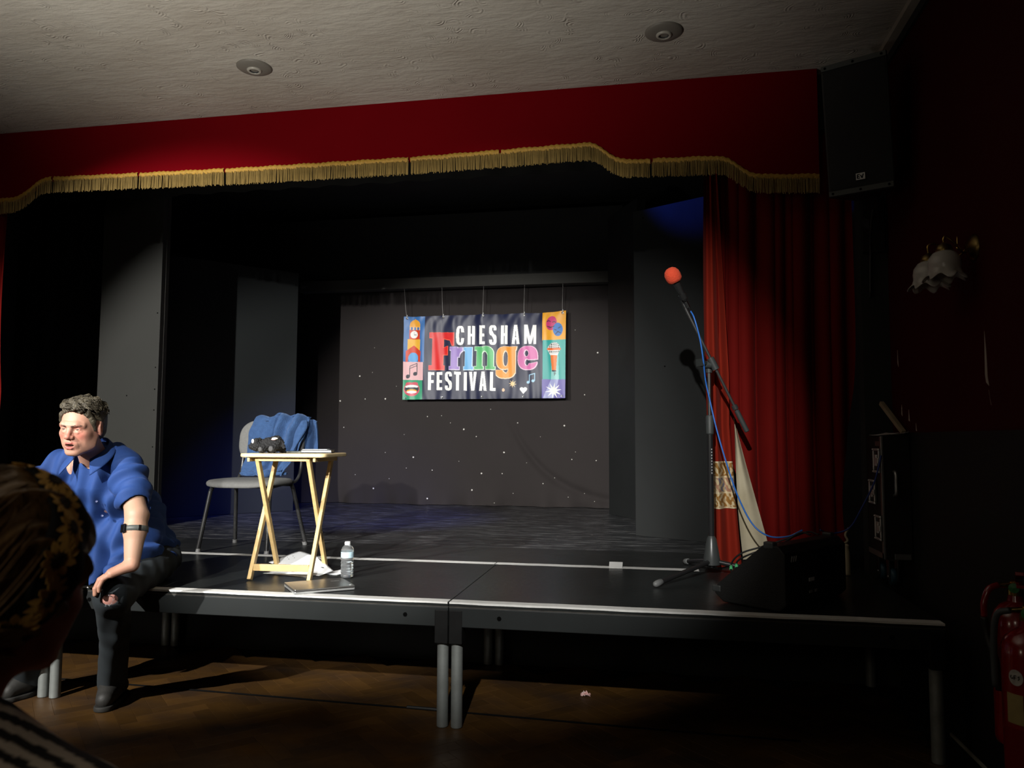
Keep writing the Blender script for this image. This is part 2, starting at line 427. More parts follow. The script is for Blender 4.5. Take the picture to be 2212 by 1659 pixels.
struct(MB().box(XL - 0.12, XR + 0.12, 5.084, 5.092, DZ - 0.05, DZ - 0.0015).build('trim_4', mat('worn_joint', (0.10, 0.10, 0.095), 0.6)))
struct(MB().box(XL - 0.12, XR + 0.12, 4.40, 4.45, -0.02, DZ - 0.05).build('wall_stage_front', black_paint))

# ---- modular decks
deck_top_mat = scuffed('deck_top_paint', (0.012, 0.0135, 0.0135), (0.022, 0.023, 0.022), 0.32, (1.0, 2, 1))
deck_rail_mat = mat('deck_rail_paint', (0.0130, 0.0155, 0.0158), 0.55, spec=0.3, noise=0.5, nscale=6, col2=(0.010, 0.011, 0.011))
ply_edge = mat('chipped_ply_edge', (0.06, 0.055, 0.045), 0.7, noise=1.0, nscale=16, col2=(0.02, 0.02, 0.02))
socket_mat = mat('socket_black', (0.0045, 0.0045, 0.0045), 0.65, spec=0.2, noise=0.6, nscale=20, col2=(0.009, 0.009, 0.009))
hole_mat = mat('hole_black', (0.0015, 0.0015, 0.0015), 0.95, spec=0.05)
Y0, Y1 = 3.345, 4.392
def deck(x0, x1, label):
    t = thing('stage_deck', label, 'stage deck', ((x0+x1)/2, (Y0+Y1)/2, 0), 'modular decks along the stage front')
    g = 0.0015
    MB().box(x0+g, x1-g, Y0, Y1, DZ-0.018, DZ).build('deck_top', deck_top_mat, t, bevel=0.002)
    MB().box(x0+g, x1-g, Y0+0.002, Y0+0.01, DZ-0.0225, DZ-0.018).build('ply_edge', ply_edge, t)
    MB().box(x0+g, x1-g, Y0+0.001, Y0+0.03, DZ-0.108, DZ-0.0225).build('front_rail', deck_rail_mat, t, bevel=0.003)
    MB().box(x0+g, x1-g, Y1-0.03, Y1, DZ-0.108, DZ-0.018).build('rear_rail', deck_rail_mat, t)
    for xa in (x0+g, x1-g-0.03):
        MB().box(xa, xa+0.03, Y0+0.03, Y1-0.03, DZ-0.108, DZ-0.018).build('side_rail', deck_rail_mat, t)
    for i, xa in enumerate((x0+0.0325, x1-0.0325)):
        for ya in (Y0+0.036, Y1-0.05):
            MB().box(xa-0.0305, xa+0.0305, Y0-0.002 if ya < 4 else ya-0.03, ya+0.03, DZ-0.182, DZ-0.034 if ya < 4 else DZ-0.018).build('leg_socket', socket_mat, t, bevel=0.004)
            MB().lathe([(0.022, 0.0), (0.0255, 0.004), (0.0255, DZ-0.185), (0.0255, DZ-0.17)], 24, (xa, ya, 0)).build('leg', steel, t, sa=40)
    for xa in (x0+0.23, x1-0.20):
        MB().cyl((xa, Y0-0.001, DZ-0.062), (xa, Y0+0.003, DZ-0.062), 0.010, n=8).build('bolt_hole', hole_mat, t)
    # white edge tape folded over the front lip, and the matching strip along the rear edge
    tp = MB()
    n = 40
    def f(u, v):
        x = x0 + 0.004 + (x1 - x0 - 0.008)*u
        w = 0.0007*math.sin(23*u + 5*x0) + 0.0005*math.sin(61*u)
        if v < 0.01: return (x, Y0 - 0.0012, DZ - 0.007 + w)
        if v < 0.6: return (x, Y0 - 0.0012, DZ + 0.0012)
        return (x, Y0 + 0.056 + 2*w, DZ + 0.0012)
    tp.grid(lambda u, v: f(u, v), n, 2)
    o = tp.build('edge_tape', white_tape, t)
    return t
D1 = deck(-0.903, 1.131, 'right-hand black stage deck carrying the monitor speaker and microphone stand')
D2 = deck(-2.937, -0.903, 'middle black stage deck under the folding table and laptop')
D3 = deck(-4.971, -2.937, 'left-hand black stage deck mostly behind the seated man')
tp = MB()
for (xa, xb) in ((-4.97, -0.915), (-0.91, 0.24)):
    tp.grid(lambda u, v: (xa + (xb-xa)*u, 4.388 + 0.075*v + 0.002*math.sin(30*u), DZ + 0.0012), 40, 1)
tag(tp.build('floor_tape', white_tape), 'long white tape strip across stage joint behind the folding table', 'tape')
o = MB().grid(lambda u, v: (-0.255 + 0.075*u, 4.395 + 0.06*v, DZ + 0.0026 + 0.024*v), 3, 3).build('tape_tab', mat('grey_tape', (0.62, 0.62, 0.61), 0.6)); mod_solid(o, 0.002)
tag(o, 'short pale tape tab crossing the rear white tape line', 'tape')
# ================================================================ PELMET, CURTAINS, FLATS
velvet = mat('red_velvet', (0.155, 0.0009, 0.004), 0.9, spec=0.05, noise=0.4, nscale=2.5, col2=(0.13, 0.0008, 0.0033), sheen=0.0, bump=0.05, bscale=200)
curtain_red = mat('curtain_red_velvet', (0.150, 0.006, 0.0045), 0.85, spec=0.1, noise=0.35, nscale=5, col2=(0.115, 0.004, 0.003), sheen=0.12, bump=0.06, bscale=150)
gold = mat('gold_braid', (0.58, 0.33, 0.05), 0.55, noise=0.6, nscale=45, col2=(0.34, 0.19, 0.03), bump=0.5, bscale=90)
gold_thread = mat('gold_fringe_thread', (0.31, 0.21, 0.065), 0.65, noise=0.5, nscale=30, col2=(0.22, 0.145, 0.04))
PATH = [(-5.6, 2.765), (-5.03, 2.775), (-4.93, 2.80), (-4.80, 2.875), (-4.72, 2.905), (-4.40, 2.902), (-4.28, 2.908), (-4.20, 2.945), (-4.10, 3.022), (-4.04, 3.032),
        (-3.4, 3.020), (-2.6, 3.008), (-1.43, 3.004), (-0.8, 3.014), (-0.40, 3.022), (-0.335, 3.018), (-0.27, 2.975), (-0.215, 2.925), (-0.15, 2.903), (0.0, 2.900),
        (0.36, 2.893), (0.42, 2.886), (0.475, 2.845), (0.53, 2.80), (0.59, 2.772), (0.68, 2.765), (0.935, 2.752)]
FX = np.arange(-5.6, 0.936, 0.008)
_zz = np.interp(np.arange(-5.68, 1.02, 0.008), [p[0] for p in PATH], [p[1] for p in PATH])
_zz = np.convolve(_zz, np.ones(9)/9, 'same')
FZ = np.interp(FX, np.arange(-5.68, 1.02, 0.008), _zz)
FINE = [(x, 0, z) for x, z in zip(FX, FZ)]
def pz_(x): return float(np.interp(x, FX, FZ))
pel = thing('stage_pelmet', 'dark red scalloped pelmet with gold fringe above the stage opening', 'pelmet', (-2.2, YP, 2.75))
b = MB(); vs = []
n = len(FINE)
for (x, _, z) in FINE: vs += [(x, YP, z - 0.012), (x, YP, ZC - 0.001), (x, YP + 0.03, z - 0.012), (x, YP + 0.03, ZC - 0.001)]
fs = []
for i in range(n - 1):
    a, c = 4*i, 4*(i+1)
    fs += [(a, c, c+1, a+1), (a+2, a+3, c+3, c+2), (a, a+2, c+2, c), (a+1, c+1, c+3, a+3)]
fs += [(0, 1, 3, 2), (4*n-4, 4*n-2, 4*n-1, 4*n-3)]
b.add(vs, fs).build('pelmet_board', velvet, pel)
# braid: a corded strip, in lengths that meet at seams
seams = [-5.6, -4.0, -3.35, -2.72, -1.47, -0.9, 0.0, 0.933]
xs_all = np.linspace(-5.6, 0.933, 900)
for k in range(len(seams) - 1):
    xs = xs_all[(xs_all >= seams[k] + 0.003) & (xs_all <= seams[k+1] - 0.003)]
    b = MB(); P = []
    for i, x in enumerate(xs):
        z = pz_(x); w = 0.0025*math.sin(x*190) + 0.002*math.sin(x*31)
        P.append([(x, YP - 0.002, z + 0.012 + w), (x, YP - 0.010 - 0.003*math.sin(x*260), z + 0.004), (x, YP - 0.010 + 0.003*math.sin(x*260), z - 0.010), (x, YP - 0.002, z - 0.018 + w)])
    vs = [q for r in P for q in r]; fs = []
    for i in range(len(P) - 1):
        for q in range(3): fs.append((4*i+q, 4*i+q+1, 4*(i+1)+q+1, 4*(i+1)+q))
    b.add(vs, fs).build('gold_braid', gold, pel, smooth=True)
# fringe threads
vs = []; fs = []
x = -5.59
gaps = [-4.0, -3.35, -2.72, -1.47, 0.0]
while x < 0.93:
    if min(abs(x - g) for g in gaps) > 0.006:
        z = pz_(x); L_ = 0.088 + random.uniform(-0.008, 0.005)
        dx = random.uniform(-0.004, 0.004); dy = random.uniform(-0.004, 0.003); r = 0.0024
        y = YP - 0.004 + random.uniform(-0.002, 0.003); n0 = len(vs)
        for (zz, sx, rr) in ((z - 0.010, 0, r), (z - 0.045, dx*0.4, r*0.85), (z - 0.012 - L_, dx, r*1.1)):
            vs += [(x+sx-rr, y+dy, zz), (x+sx, y+dy-rr, zz), (x+sx+rr, y+dy, zz), (x+sx, y+dy+rr, zz)]
        for s_ in (0, 4):
            for q in range(4): fs.append((n0+s_+q, n0+s_+(q+1) % 4, n0+s_+4+(q+1) % 4, n0+s_+4+q))
        fs.append((n0+8, n0+9, n0+10, n0+11))
    x += 0.0046 + random.uniform(-0.0005, 0.0008)
o = mesh_obj('fringe', vs, fs, gold_thread, pel); o['kind'] = 'stuff'

# ---- right stage curtain
YC = 4.60
def xs_at(z): return z
cur = thing('stage_curtain', 'long red velvet curtain with cream lining edge gathered at stage right', 'curtain', (0.7, YC, DZ))
def fold_y(x, z, amp=1.0):
    t = (z - DZ) / 2.3
    return (0.075*(0.5 - abs(math.sin(x*19 + 0.35*math.sin(z*1.3) + 1.2))**0.55) + 0.032*(0.5 - abs(math.sin(x*31 + 0.8*math.sin(z*0.8 + 1)))**0.6) + 0.012*math.sin(x*17 - z*0.8)) * (0.75 + 0.35*(1-t)) * amp
def main_fn(u, v):
    z = DZ + 0.012 + (3.1 - DZ)*v
    left = 0.345 + 0.03*v if z > 1.35 else 0.345 + 0.02 + (1.35 - z)*0.16
    left = 0.36 if z > 1.40 else 0.36 + (1.40 - z)*0.33
    right = 1.135 - 0.10*math.exp(-((z-0.9)/0.5)**2)
    x = left + (right - left)*u
    return (x, YC + 0.03 + fold_y(x*1.0 - 0.02*(1-v), z), z)
MB().grid(main_fn, 220, 90).build('main_panel', curtain_red, cur, smooth=True)
def lead_fn(u, v):   # leading pleats at the opening edge, in front of the main cloth
    z = DZ + 0.010 + (2.95 - DZ)*v
    zz = max(0.0, (1.35 - z)/0.8)
    l = 0.302 + 0.012*math.sin(z*2.2) - 0.022*zz**2
    r = 0.43 - 0.10*max(0, v - 0.45) + 0.055*zz
    x = l + (r - l)*u
    y = YC - 0.095 + 0.030*math.sin(u*11 + 0.9*math.sin(z*1.7)) + 0.012*math.sin(u*6 + z*2) + 0.06*u
    return (x, y, z)
MB().grid(lead_fn, 70, 90).build('leading_edge', mat('curtain_lit_velvet', (0.235, 0.019, 0.009), 0.85, spec=0.1, noise=0.35, nscale=5, col2=(0.175, 0.012, 0.005), sheen=0.15, bump=0.06, bscale=150), cur, smooth=True)  # same velvet, brighter and more orange: its lit look put in the colour
lining = mat('cream_lining', (0.56, 0.50, 0.36), 0.85, noise=0.7, nscale=7, col2=(0.40, 0.34, 0.22), bump=0.15, bscale=20)
def lin_fn(u, v):
    z = DZ + 0.055 + (1.40 - DZ - 0.055)*v
    k = (1.40 - z)/(1.40 - DZ)
    l = 0.452 + 0.040*k*k
    r = l + 0.002 + 0.175*k**0.9
    x = l + (r - l)*u
    return (x, YC - 0.085 + 0.04*u + 0.012*math.sin(z*9 + u*3) + 0.008*math.sin(u*8), z)
MB().grid(lin_fn, 16, 50).build('lining', lining, cur, smooth=True)
# brocade band stitched across the leading pleats
nu, nv = 150, 110
vs = np.zeros(((nu+1)*(nv+1), 3)); uu = np.zeros((nv+1, nu+1)); vv = np.zeros((nv+1, nu+1))
zl, zh = 0.885, 1.152
for j in range(nv + 1):
    for i in range(nu + 1):
        u = i/nu; z = zl + (zh - zl)*j/nv
        p = lead_fn(u, (z - DZ - 0.010)/(2.95 - DZ))
        vs[j*(nu+1)+i] = (p[0] - 0.001, p[1] - 0.004, p[2]); uu[j, i] = u*0.24; vv[j, i] = z
S = np.sin
warp = S(vv*105 + 2*S(uu*75)) + S(uu*130 + 2.2*S(vv*95 + 1)) + 0.6*S((uu+vv)*190)
patt = (warp > 0.15).astype(float)
rows = (vv - zl)/(zh - zl)
stripe = ((np.abs(rows - 0.33) < 0.018) | (np.abs(rows - 0.67) < 0.018) | (rows < 0.03) | (rows > 0.97)).astype(float)
mid = ((rows > 0.33) & (rows < 0.67)).astype(float)
ochre = np.array((0.33, 0.16, 0.035)); cream = np.array((0.62, 0.50, 0.30)); blue = np.array((0.20, 0.20, 0.26)); rose = np.array((0.42, 0.22, 0.14))
bg = ochre*(1-mid)[..., None] + (np.where((S(uu*60+vv*25) > 0)[..., None], blue, rose))*mid[..., None]
colr = bg*(1-patt)[..., None] + cream*patt[..., None]
colr = colr*(1-stripe)[..., None] + np.array((0.68, 0.56, 0.36))*stripe[..., None]
w = nu + 1
ii, jj = np.meshgrid(np.arange(nu), np.arange(nv)); q = (jj*w + ii).ravel()
mesh_obj('brocade_band', vs, np.stack([q, q+1, q+w+1, q+w], 1), mat('brocade', (1, 1, 1), 0.7, attr=True, bump=0.2, bscale=180), cur, True, colr.reshape(-1, 3))
# ---- left stage curtain (only its edge shows)
cl = thing('stage_curtain', 'sliver of red velvet curtain at the far left picture edge', 'curtain', (-4.75, YC, DZ))
def lc_fn(u, v):
    z = DZ + 0.012 + (3.1 - DZ)*v
    x = -5.3 + (5.3 - 4.47 + 0.02*math.sin(z*2))*u
    return (x, YC + fold_y(x + 0.5, z), z)
MB().grid(lc_fn, 160, 40).build('main_panel', curtain_red, cl, smooth=True)

# ---- flats
flat_grey = mat('flat_charcoal_paint', (0.036, 0.036, 0.032), 0.7, noise=0.5, nscale=3, col2=(0.030, 0.030, 0.027))
flat_black = mat('flat_black_paint', (0.0085, 0.0098, 0.0100), 0.62, noise=0.5, nscale=3, col2=(0.007, 0.008, 0.008), rnoise=0.1)
def flat(name, p0, p1, z1, m, label, thick=0.05, screws=None, z0=DZ):
    p0 = Vector((*p0, 0)); p1 = Vector((*p1, 0)); d = (p1 - p0).normalized(); nrm = Vector((-d.y, d.x, 0))
    t = thing(name, label, 'stage flat', tuple((p0+p1)/2 + Vector((0, 0, z0))))
    b = MB(); c = (p0 + p1)/2
    b.prism([p0 + Vector((0,0,z0)), p1 + Vector((0,0,z0)), p1 + nrm*thick + Vector((0,0,z0)), p0 + nrm*thick + Vector((0,0,z0))], (0, 0, z1 - z0))
    b.build('face_panel', m, t, bevel=0.003)
    e = MB()
    for s in (0.03, 0.97):
        q = p0.lerp(p1, s) + nrm*(thick + 0.02)
        e.beam(q + Vector((0,0,z0)), q + Vector((0,0,z1)), 0.04, 0.04, up=d)
    e.build('rear_stiles', m, t)
    if screws:
        for (s, z) in screws:
            q = p0.lerp(p1, s) - nrm*0.001 + Vector((0, 0, z))
            MB().cyl(q, q + nrm*0.003, 0.006, n=8).build('screw', hole_mat, t)
    return t
flat('stage_flat', (-4.56, 5.62), (-3.985, 5.60), 3.5, flat_grey, 'grey stage flat standing behind the seated man', screws=[(0.955, 2.3), (0.955, 1.85), (0.955, 1.67), (0.955, 1.5), (0.5, 1.62), (0.955, 1.2)])
flat('stage_flat', (-4.434, 6.227), (-3.567, 7.212), 2.966, mat('flat_navy_paint', (0.018, 0.021, 0.0215), 0.6, noise=0.4, nscale=3, col2=(0.015, 0.017, 0.018)), 'dark angled stage flat behind the grey chair')
flat('stage_flat', (-0.141, 5.915), (0.62, 5.477), 3.045, flat_black, 'black angled stage flat beside the red curtain, blue lit on top', screws=[(0.30, 1.82), (0.1, 2.98)])
flat('stage_flat', (-0.434, 7.578), (-0.137, 7.01), 3.5, flat_black, 'narrow black stage flat between starcloth and the blue lit flat')
bl = MB().grid(lambda u, v: (-5.7 + 1.15*u, 5.95 + 0.03*math.sin(u*40), DZ + 0.005 + 3.1*v), 80, 4).build('black_drape', mat('black_serge', (0.004, 0.004, 0.004), 0.95), smooth=True)
tag(bl, 'black side drape hanging left of the grey stage flat', 'drape')
bt = MB().grid(lambda u, v: (-5.7 + 6.9*u, 5.15 + 0.02*math.sin(u*150), 3.12 + 0.75*v), 240, 3).build('black_border', mat('black_serge', (0.004, 0.004, 0.004), 0.95), smooth=True)
tag(bt, 'black overhead border drape behind the gold fringe', 'drape')

# ---- rear beam, header, starcloth
beam = thing('rear_beam', 'long dark timber beam above the banner', 'beam', (-2.2, 8.0, 2.92))
MB().box(-3.93, -0.452, 7.97, 8.10, 2.925, 3.045).build('lower_board', mat('beam_grey', (0.085, 0.082, 0.072), 0.65, noise=0.6, nscale=4, col2=(0.06, 0.058, 0.05), stretch=(0.3, 1, 1)), beam, bevel=0.004)
MB().box(-4.6, -0.3, 8.0, 8.10, 3.045, 3.75).build('upper_board', flat_black, beam, bevel=0.004)
sl = MB()
for (x, z, w) in ((-3.895, 2.985, 0.03), (-3.86, 2.985, 0.02), (-3.835, 2.985, 0.012), (-3.88, 2.970, 0.05)):
    sl.box(x - w/2, x + w/2, 7.9685, 7.9705, z - 0.004, z + 0.004)
sl.build('pale_label', mat('pale_label', (0.35, 0.34, 0.31), 0.7), beam)
starcloth = mat('brown_black_cloth', (0.026, 0.021, 0.0205), 0.9, noise=0.5, nscale=2, col2=(0.021, 0.017, 0.0165), sheen=0.2)
bd = thing('starcloth', 'dark brown starcloth backdrop dotted with small white lights', 'backdrop', (-2.2, 8.18, DZ))
def bd_y(x, z):
    k = math.exp(-(z - DZ)/0.14)
    y = 8.17 + 0.012*math.sin(x*3.1) + 0.006*math.sin(x*7 + z*2) + k*(0.035*math.sin(x*9 + 4*z) + 0.02*math.sin(x*23))
    # swagged crease in the lower right corner
    d = (z - DZ) - 0.75*math.exp(-(x + 1.45)*2.3)*1.0
    y += 0.035*math.exp(-(d/0.05)**2)*(1 if x > -1.3 else max(0, 1 + (x+1.3)*3))
    if x < -3.25: y -= 0.0
    return y
MB().grid(lambda u, v: (-4.3 + 4.1*u, bd_y(-4.3 + 4.1*u, DZ + 0.004 + 2.5*v), DZ + 0.004 + 2.5*v), 200, 130).build('cloth', starcloth, bd, smooth=True)
st = MB()
star_px = [(-3.27,1.98),(-3.12,2.02),(-2.83,1.86),(-3.2,1.72),(-2.96,1.72),(-2.3,1.53),(-2.46,1.52),(-1.75,1.60),(-0.94,1.42),(-1.91,1.30),(-2.73,1.32),(-2.95,1.12),(-1.6,1.13),(-2.1,1.03),(-1.35,1.02),
 (-2.4,0.93),(-2.62,1.07),(-0.82,1.14),(-0.86,1.06),(-2.9,0.83),(-1.95,0.72),(-1.17,0.8),(-1.5,0.69),(-0.73,0.7),(-2.45,0.57+0.05),(-1.7,0.585),(-0.9,0.66),(-0.6,1.05),(-0.58,2.2),(-0.82,2.45),(-0.72,1.75),(-3.3,0.87),
 (-2.05,1.38),(-1.45,1.45),(-1.2,1.3),(-2.2,1.45),(-3.08,0.72),(-2.7,0.95),(-1.05,0.86),(-1.62,0.9),(-3.5,1.7),(-3.1,2.3),(-3.45,1.4),(-0.62,0.62),(-1.85,0.9)]
for i, (x, z) in enumerate(star_px):
    r = (0.0095, 0.0065, 0.0045)[0 if i % 4 == 0 else (1 if i % 3 == 0 else 2)]
    y = bd_y(x, z)
    st.lathe([(r*0.6, 0.0), (r, 0.004), (r*0.5, 0.009), (0.0002, 0.010)], 8, (x, y, z), (0, -1, 0))
o = st.build('star_lights', mat('star_bead', (0.8, 0.78, 0.72), 0.4), bd); o['kind'] = 'stuff'
# ================================================================ BANNER
NU, NV = 600, 310
gu, gv = np.meshgrid(np.linspace(0, 1, NU + 1), np.linspace(0, 1, NV + 1))     # v: 0 top .. 1 bottom
BX = gu*1840.0; BY = gv*942.0                                                  # print coordinates
PR = np.zeros(BX.shape + (3,)); PR[:] = (0.014, 0.018, 0.052)
def RC(p): return (p[0] - 177.0, p[1] - 343.0 + 0.0342*(p[0] - 178.0))
def fill(mask, c): PR[mask] = c
def m_poly(pts):
    pts = [RC(p) for p in pts]; inside = np.zeros(BX.shape, bool); n = len(pts)
    for i in range(n):
        x0, y0 = pts[i]; x1, y1 = pts[(i+1) % n]
        if y0 == y1: continue
        c = ((y0 > BY) != (y1 > BY)) & (BX < (x1-x0)*(BY-y0)/(y1-y0) + x0)
        inside ^= c
    return inside
def m_rect(x0, y0, x1, y1): return m_poly([(x0,y0),(x1,y0),(x1,y1),(x0,y1)])
def m_ell(cx, cy, rx, ry, rot=0.0, p=2.0):
    cx, cy = RC((cx, cy)); dx = BX - cx; dy = BY - cy; c, s = math.cos(rot), math.sin(rot)
    return np.abs((dx*c + dy*s)/rx)**p + np.abs((-dx*s + dy*c)/ry)**p < 1
def m_stroke(pts, w, closed=False):
    pts = [RC(p) for p in pts]; m = np.zeros(BX.shape, bool)
    if closed: pts = pts + [pts[0]]
    for (x0, y0), (x1, y1) in zip(pts[:-1], pts[1:]):
        dx, dy = x1-x0, y1-y0; t = np.clip(((BX-x0)*dx + (BY-y0)*dy)/(dx*dx+dy*dy+1e-9), 0, 1)
        m |= np.hypot(BX-x0-t*dx, BY-y0-t*dy) < w/2
    return m
def m_star(cx, cy, R, r, n, rot=0.0):
    return m_poly([(cx + (R if k % 2 == 0 else r)*math.sin(rot + PI*k/n), cy - (R if k % 2 == 0 else r)*math.cos(rot + PI*k/n)) for k in range(2*n)])
def glyph(ch, x0, y0, x1, y1, w):
    W = x1 - x0; H_ = y1 - y0; h = w*0.95; R = m_rect
    if ch == 'H': return R(x0,y0,x0+w,y1) | R(x1-w,y0,x1,y1) | R(x0,(y0+y1)/2-h*.5,x1,(y0+y1)/2+h*.4)
    if ch == 'E': return R(x0,y0,x0+w,y1) | R(x0,y0,x1,y0+h) | R(x0,y1-h,x1,y1) | R(x0,y0+H_*.44,x1-W*.08,y0+H_*.44+h)
    if ch == 'F': return R(x0,y0,x0+w,y1) | R(x0,y0,x1,y0+h) | R(x0,y0+H_*.44,x1-W*.1,y0+H_*.44+h)
    if ch == 'L': return R(x0,y0,x0+w,y1) | R(x0,y1-h,x1,y1)
    if ch == 'I': return R(x0,y0,x1,y1)
    if ch == 'T': return R((x0+x1)/2-w/2,y0,(x0+x1)/2+w/2,y1) | R(x0,y0,x1,y0+h)
    if ch == 'A': return (m_poly([(x0,y1),(x0+W*.30,y0),(x1-W*.30,y0),(x1,y1),(x1-w,y1),((x0+x1)/2,y0+H_*.2),(x0+w,y1)]) | R(x0+W*.25,y1-H_*.36,x1-W*.25,y1-H_*.36+h*.8))
    if ch == 'V': return m_poly([(x0,y0),(x0+w,y0),((x0+x1)/2,y1-H_*.25),(x1-w,y0),(x1,y0),(x1-W*.30,y1),(x0+W*.30,y1)])
    if ch == 'M': return R(x0,y0,x0+w*.9,y1) | R(x1-w*.9,y0,x1,y1) | m_poly([(x0,y0),(x0+w*1.15,y0),((x0+x1)/2,y0+H_*.62),(x1-w*1.15,y0),(x1,y0),((x0+x1)/2+w*.4,y1),((x0+x1)/2-w*.4,y1)])
    cx, cy = (x0+x1)/2, (y0+y1)/2
    if ch == 'C':
        o = m_ell(cx,cy,W/2,H_/2,0,3.2) & ~m_ell(cx,cy,W/2-w,H_/2-h*.85,0,3.2)
        return o & ~R(cx, cy-H_*.16, x1+5, cy+H_*.14)
    if ch == 'S':
        hh = H_*.27
        a = m_ell(cx,y0+hh,W/2,hh,0,2.8) & ~m_ell(cx,y0+hh,W/2-w,hh-h*.85,0,2.8)
        b_ = m_ell(cx,y1-hh,W/2,hh,0,2.8) & ~m_ell(cx,y1-hh,W/2-w,hh-h*.85,0,2.8)
        a &= ~R(cx, y0+hh-2, x1+5, y0+hh*2+9); b_ &= ~R(x0-5, y1-hh*2-9, cx, y1-hh+2)
        return a | b_ | m_poly([(x0+2,y0+hh*1.1),(x0+w*1.1,y0+hh*1.1),(x1-2,y1-hh*1.1),(x1-w*1.1,y1-hh*1.1)])
    return np.zeros(BX.shape, bool)
def dil(m, n, dx=0, dy=0):
    o = m.copy()
    for _ in range(n):
        o[1:] |= o[:-1].copy(); o[:-1] |= o[1:].copy(); o[:, 1:] |= o[:, :-1].copy(); o[:, :-1] |= o[:, 1:].copy()
    return np.roll(np.roll(o, dy, 0), dx, 1)
WHITE = (0.86, 0.86, 0.84)
# left column
fill(m_rect(100, 280, 424, 856), (0.045, 0.16, 0.42))
fill(m_rect(100, 856, 416, 1060), (0.78, 0.48, 0.50)); fill(m_rect(100, 1060, 410, 1400), (0.04, 0.32, 0.17))
OR, RD, YL = (0.80, 0.36, 0.03), (0.62, 0.055, 0.02), (0.82, 0.45, 0.05)
fill(m_ell(307, 440, 62, 66) & m_rect(200, 340, 420, 452), OR); fill(m_poly([(298,380),(307,360),(316,380)]), OR)
fill(m_rect(243, 440, 370, 460), OR)
for xx in (252, 288, 325, 362): fill(m_rect(xx-7, 455, xx+7, 495), (0.85, 0.55, 0.30))
fill(m_rect(242, 492, 368, 598), RD); fill(m_ell(298, 545, 43, 43), WHITE)
fill(m_stroke([(297, 515), (297, 547), (322, 547)], 5), (0.02, 0.02, 0.03))
fill(m_rect(224, 598, 376, 720), YL)
fill(m_poly([(206, 856), (206, 735), (300, 668), (384, 735), (380, 856), (356, 856), (350, 790), (320, 752), (270, 752), (238, 790), (232, 856)]), RD)
fill(m_ell(296, 812, 58, 62) & m_rect(232, 750, 358, 856), (0.13, 0.38, 0.72))
DK = (0.05, 0.055, 0.07)
fill(m_ell(236, 1022, 25, 22, -0.3), DK); fill(m_ell(322, 990, 25, 22, -0.3), DK)
fill(m_stroke([(256, 1020), (258, 905), (342, 872), (342, 990)], 8), DK); fill(m_stroke([(258, 930), (342, 897)], 7), DK)
LP = (0.62, 0.10, 0.14)
fill(m_ell(282, 1165, 94, 78) & ~m_rect(180, 1060, 400, 1088), LP); fill(m_ell(250, 1105, 40, 20), LP); fill(m_ell(316, 1103, 40, 20), LP)
fill(m_ell(282, 1160, 84, 46), (0.04, 0.05, 0.06)); fill(m_ell(282, 1136, 76, 20), WHITE); fill(m_ell(282, 1185, 62, 20), (0.85, 0.40, 0.06)); fill(m_ell(282, 1197, 60, 15), WHITE)
fill(m_ell(282, 1152, 76, 9), (0.04, 0.05, 0.06))
# right column
fill(m_rect(1760, 200, 2100, 598), (0.80, 0.36, 0.02)); fill(m_rect(1766, 592, 2100, 1022), (0.03, 0.36, 0.33)); fill(m_rect(1760, 1022, 2100, 1400), (0.13, 0.11, 0.38))
fill(m_poly([(1868, 700), (1935, 700), (1945, 1022), (1858, 1022)]), (0.30, 0.62, 0.60)); fill(m_poly([(1760, 1260), (1860, 1022), (1940, 1022), (1850, 1400)]), (0.34, 0.36, 0.62))
MP, MBl = (0.55, 0.03, 0.15), (0.03, 0.17, 0.50)
fill(m_ell(1860, 408, 57, 78, 0.12), MP); fill(m_ell(1930, 480, 54, 74, -0.12), MBl)
for pts in ([(1812, 388), (1830, 378), (1848, 390)], [(1872, 398), (1888, 390), (1905, 402)], [(1814, 440), (1850, 458), (1890, 440)], [(1820, 444), (1850, 452), (1885, 444)]): fill(m_stroke(pts, 8), (0.03, 0.02, 0.04))
for pts in ([(1895, 478), (1912, 486)], [(1935, 466), (1958, 455)], [(1906, 530), (1930, 502), (1960, 520)]): fill(m_stroke(pts, 9), (0.02, 0.02, 0.05))
fill(m_ell(1890, 690, 66, 70), (0.03, 0.03, 0.03))
for k in range(-3, 4):
    fill(m_ell(1890, 690, 66, 70) & (np.abs(BX - RC((1890 + k*20, 0))[0]) < 3.2), WHITE)
    fill(m_ell(1890, 690, 66, 70) & (np.abs(BY - RC((1890, 690 + k*20))[1]) < 3.2), WHITE)
fill(m_stroke([(1826, 693), (1954, 693)], 24), (0.80, 0.16, 0.03)); fill(m_poly([(1838, 738), (1942, 738), (1925, 762), (1852, 762)]), WHITE)
fill(m_poly([(1852, 758), (1925, 758), (1912, 922), (1868, 922)]), (0.80, 0.20, 0.04)); fill(m_rect(1868, 922, 1914, 938), DK)
fill(m_stroke([(1892, 938), (1892, 962), (1908, 965), (1908, 948), (1896, 948), (1896, 980)], 4), DK)
fill(m_star(1888, 1145, 92, 34, 10, 0.15), WHITE)
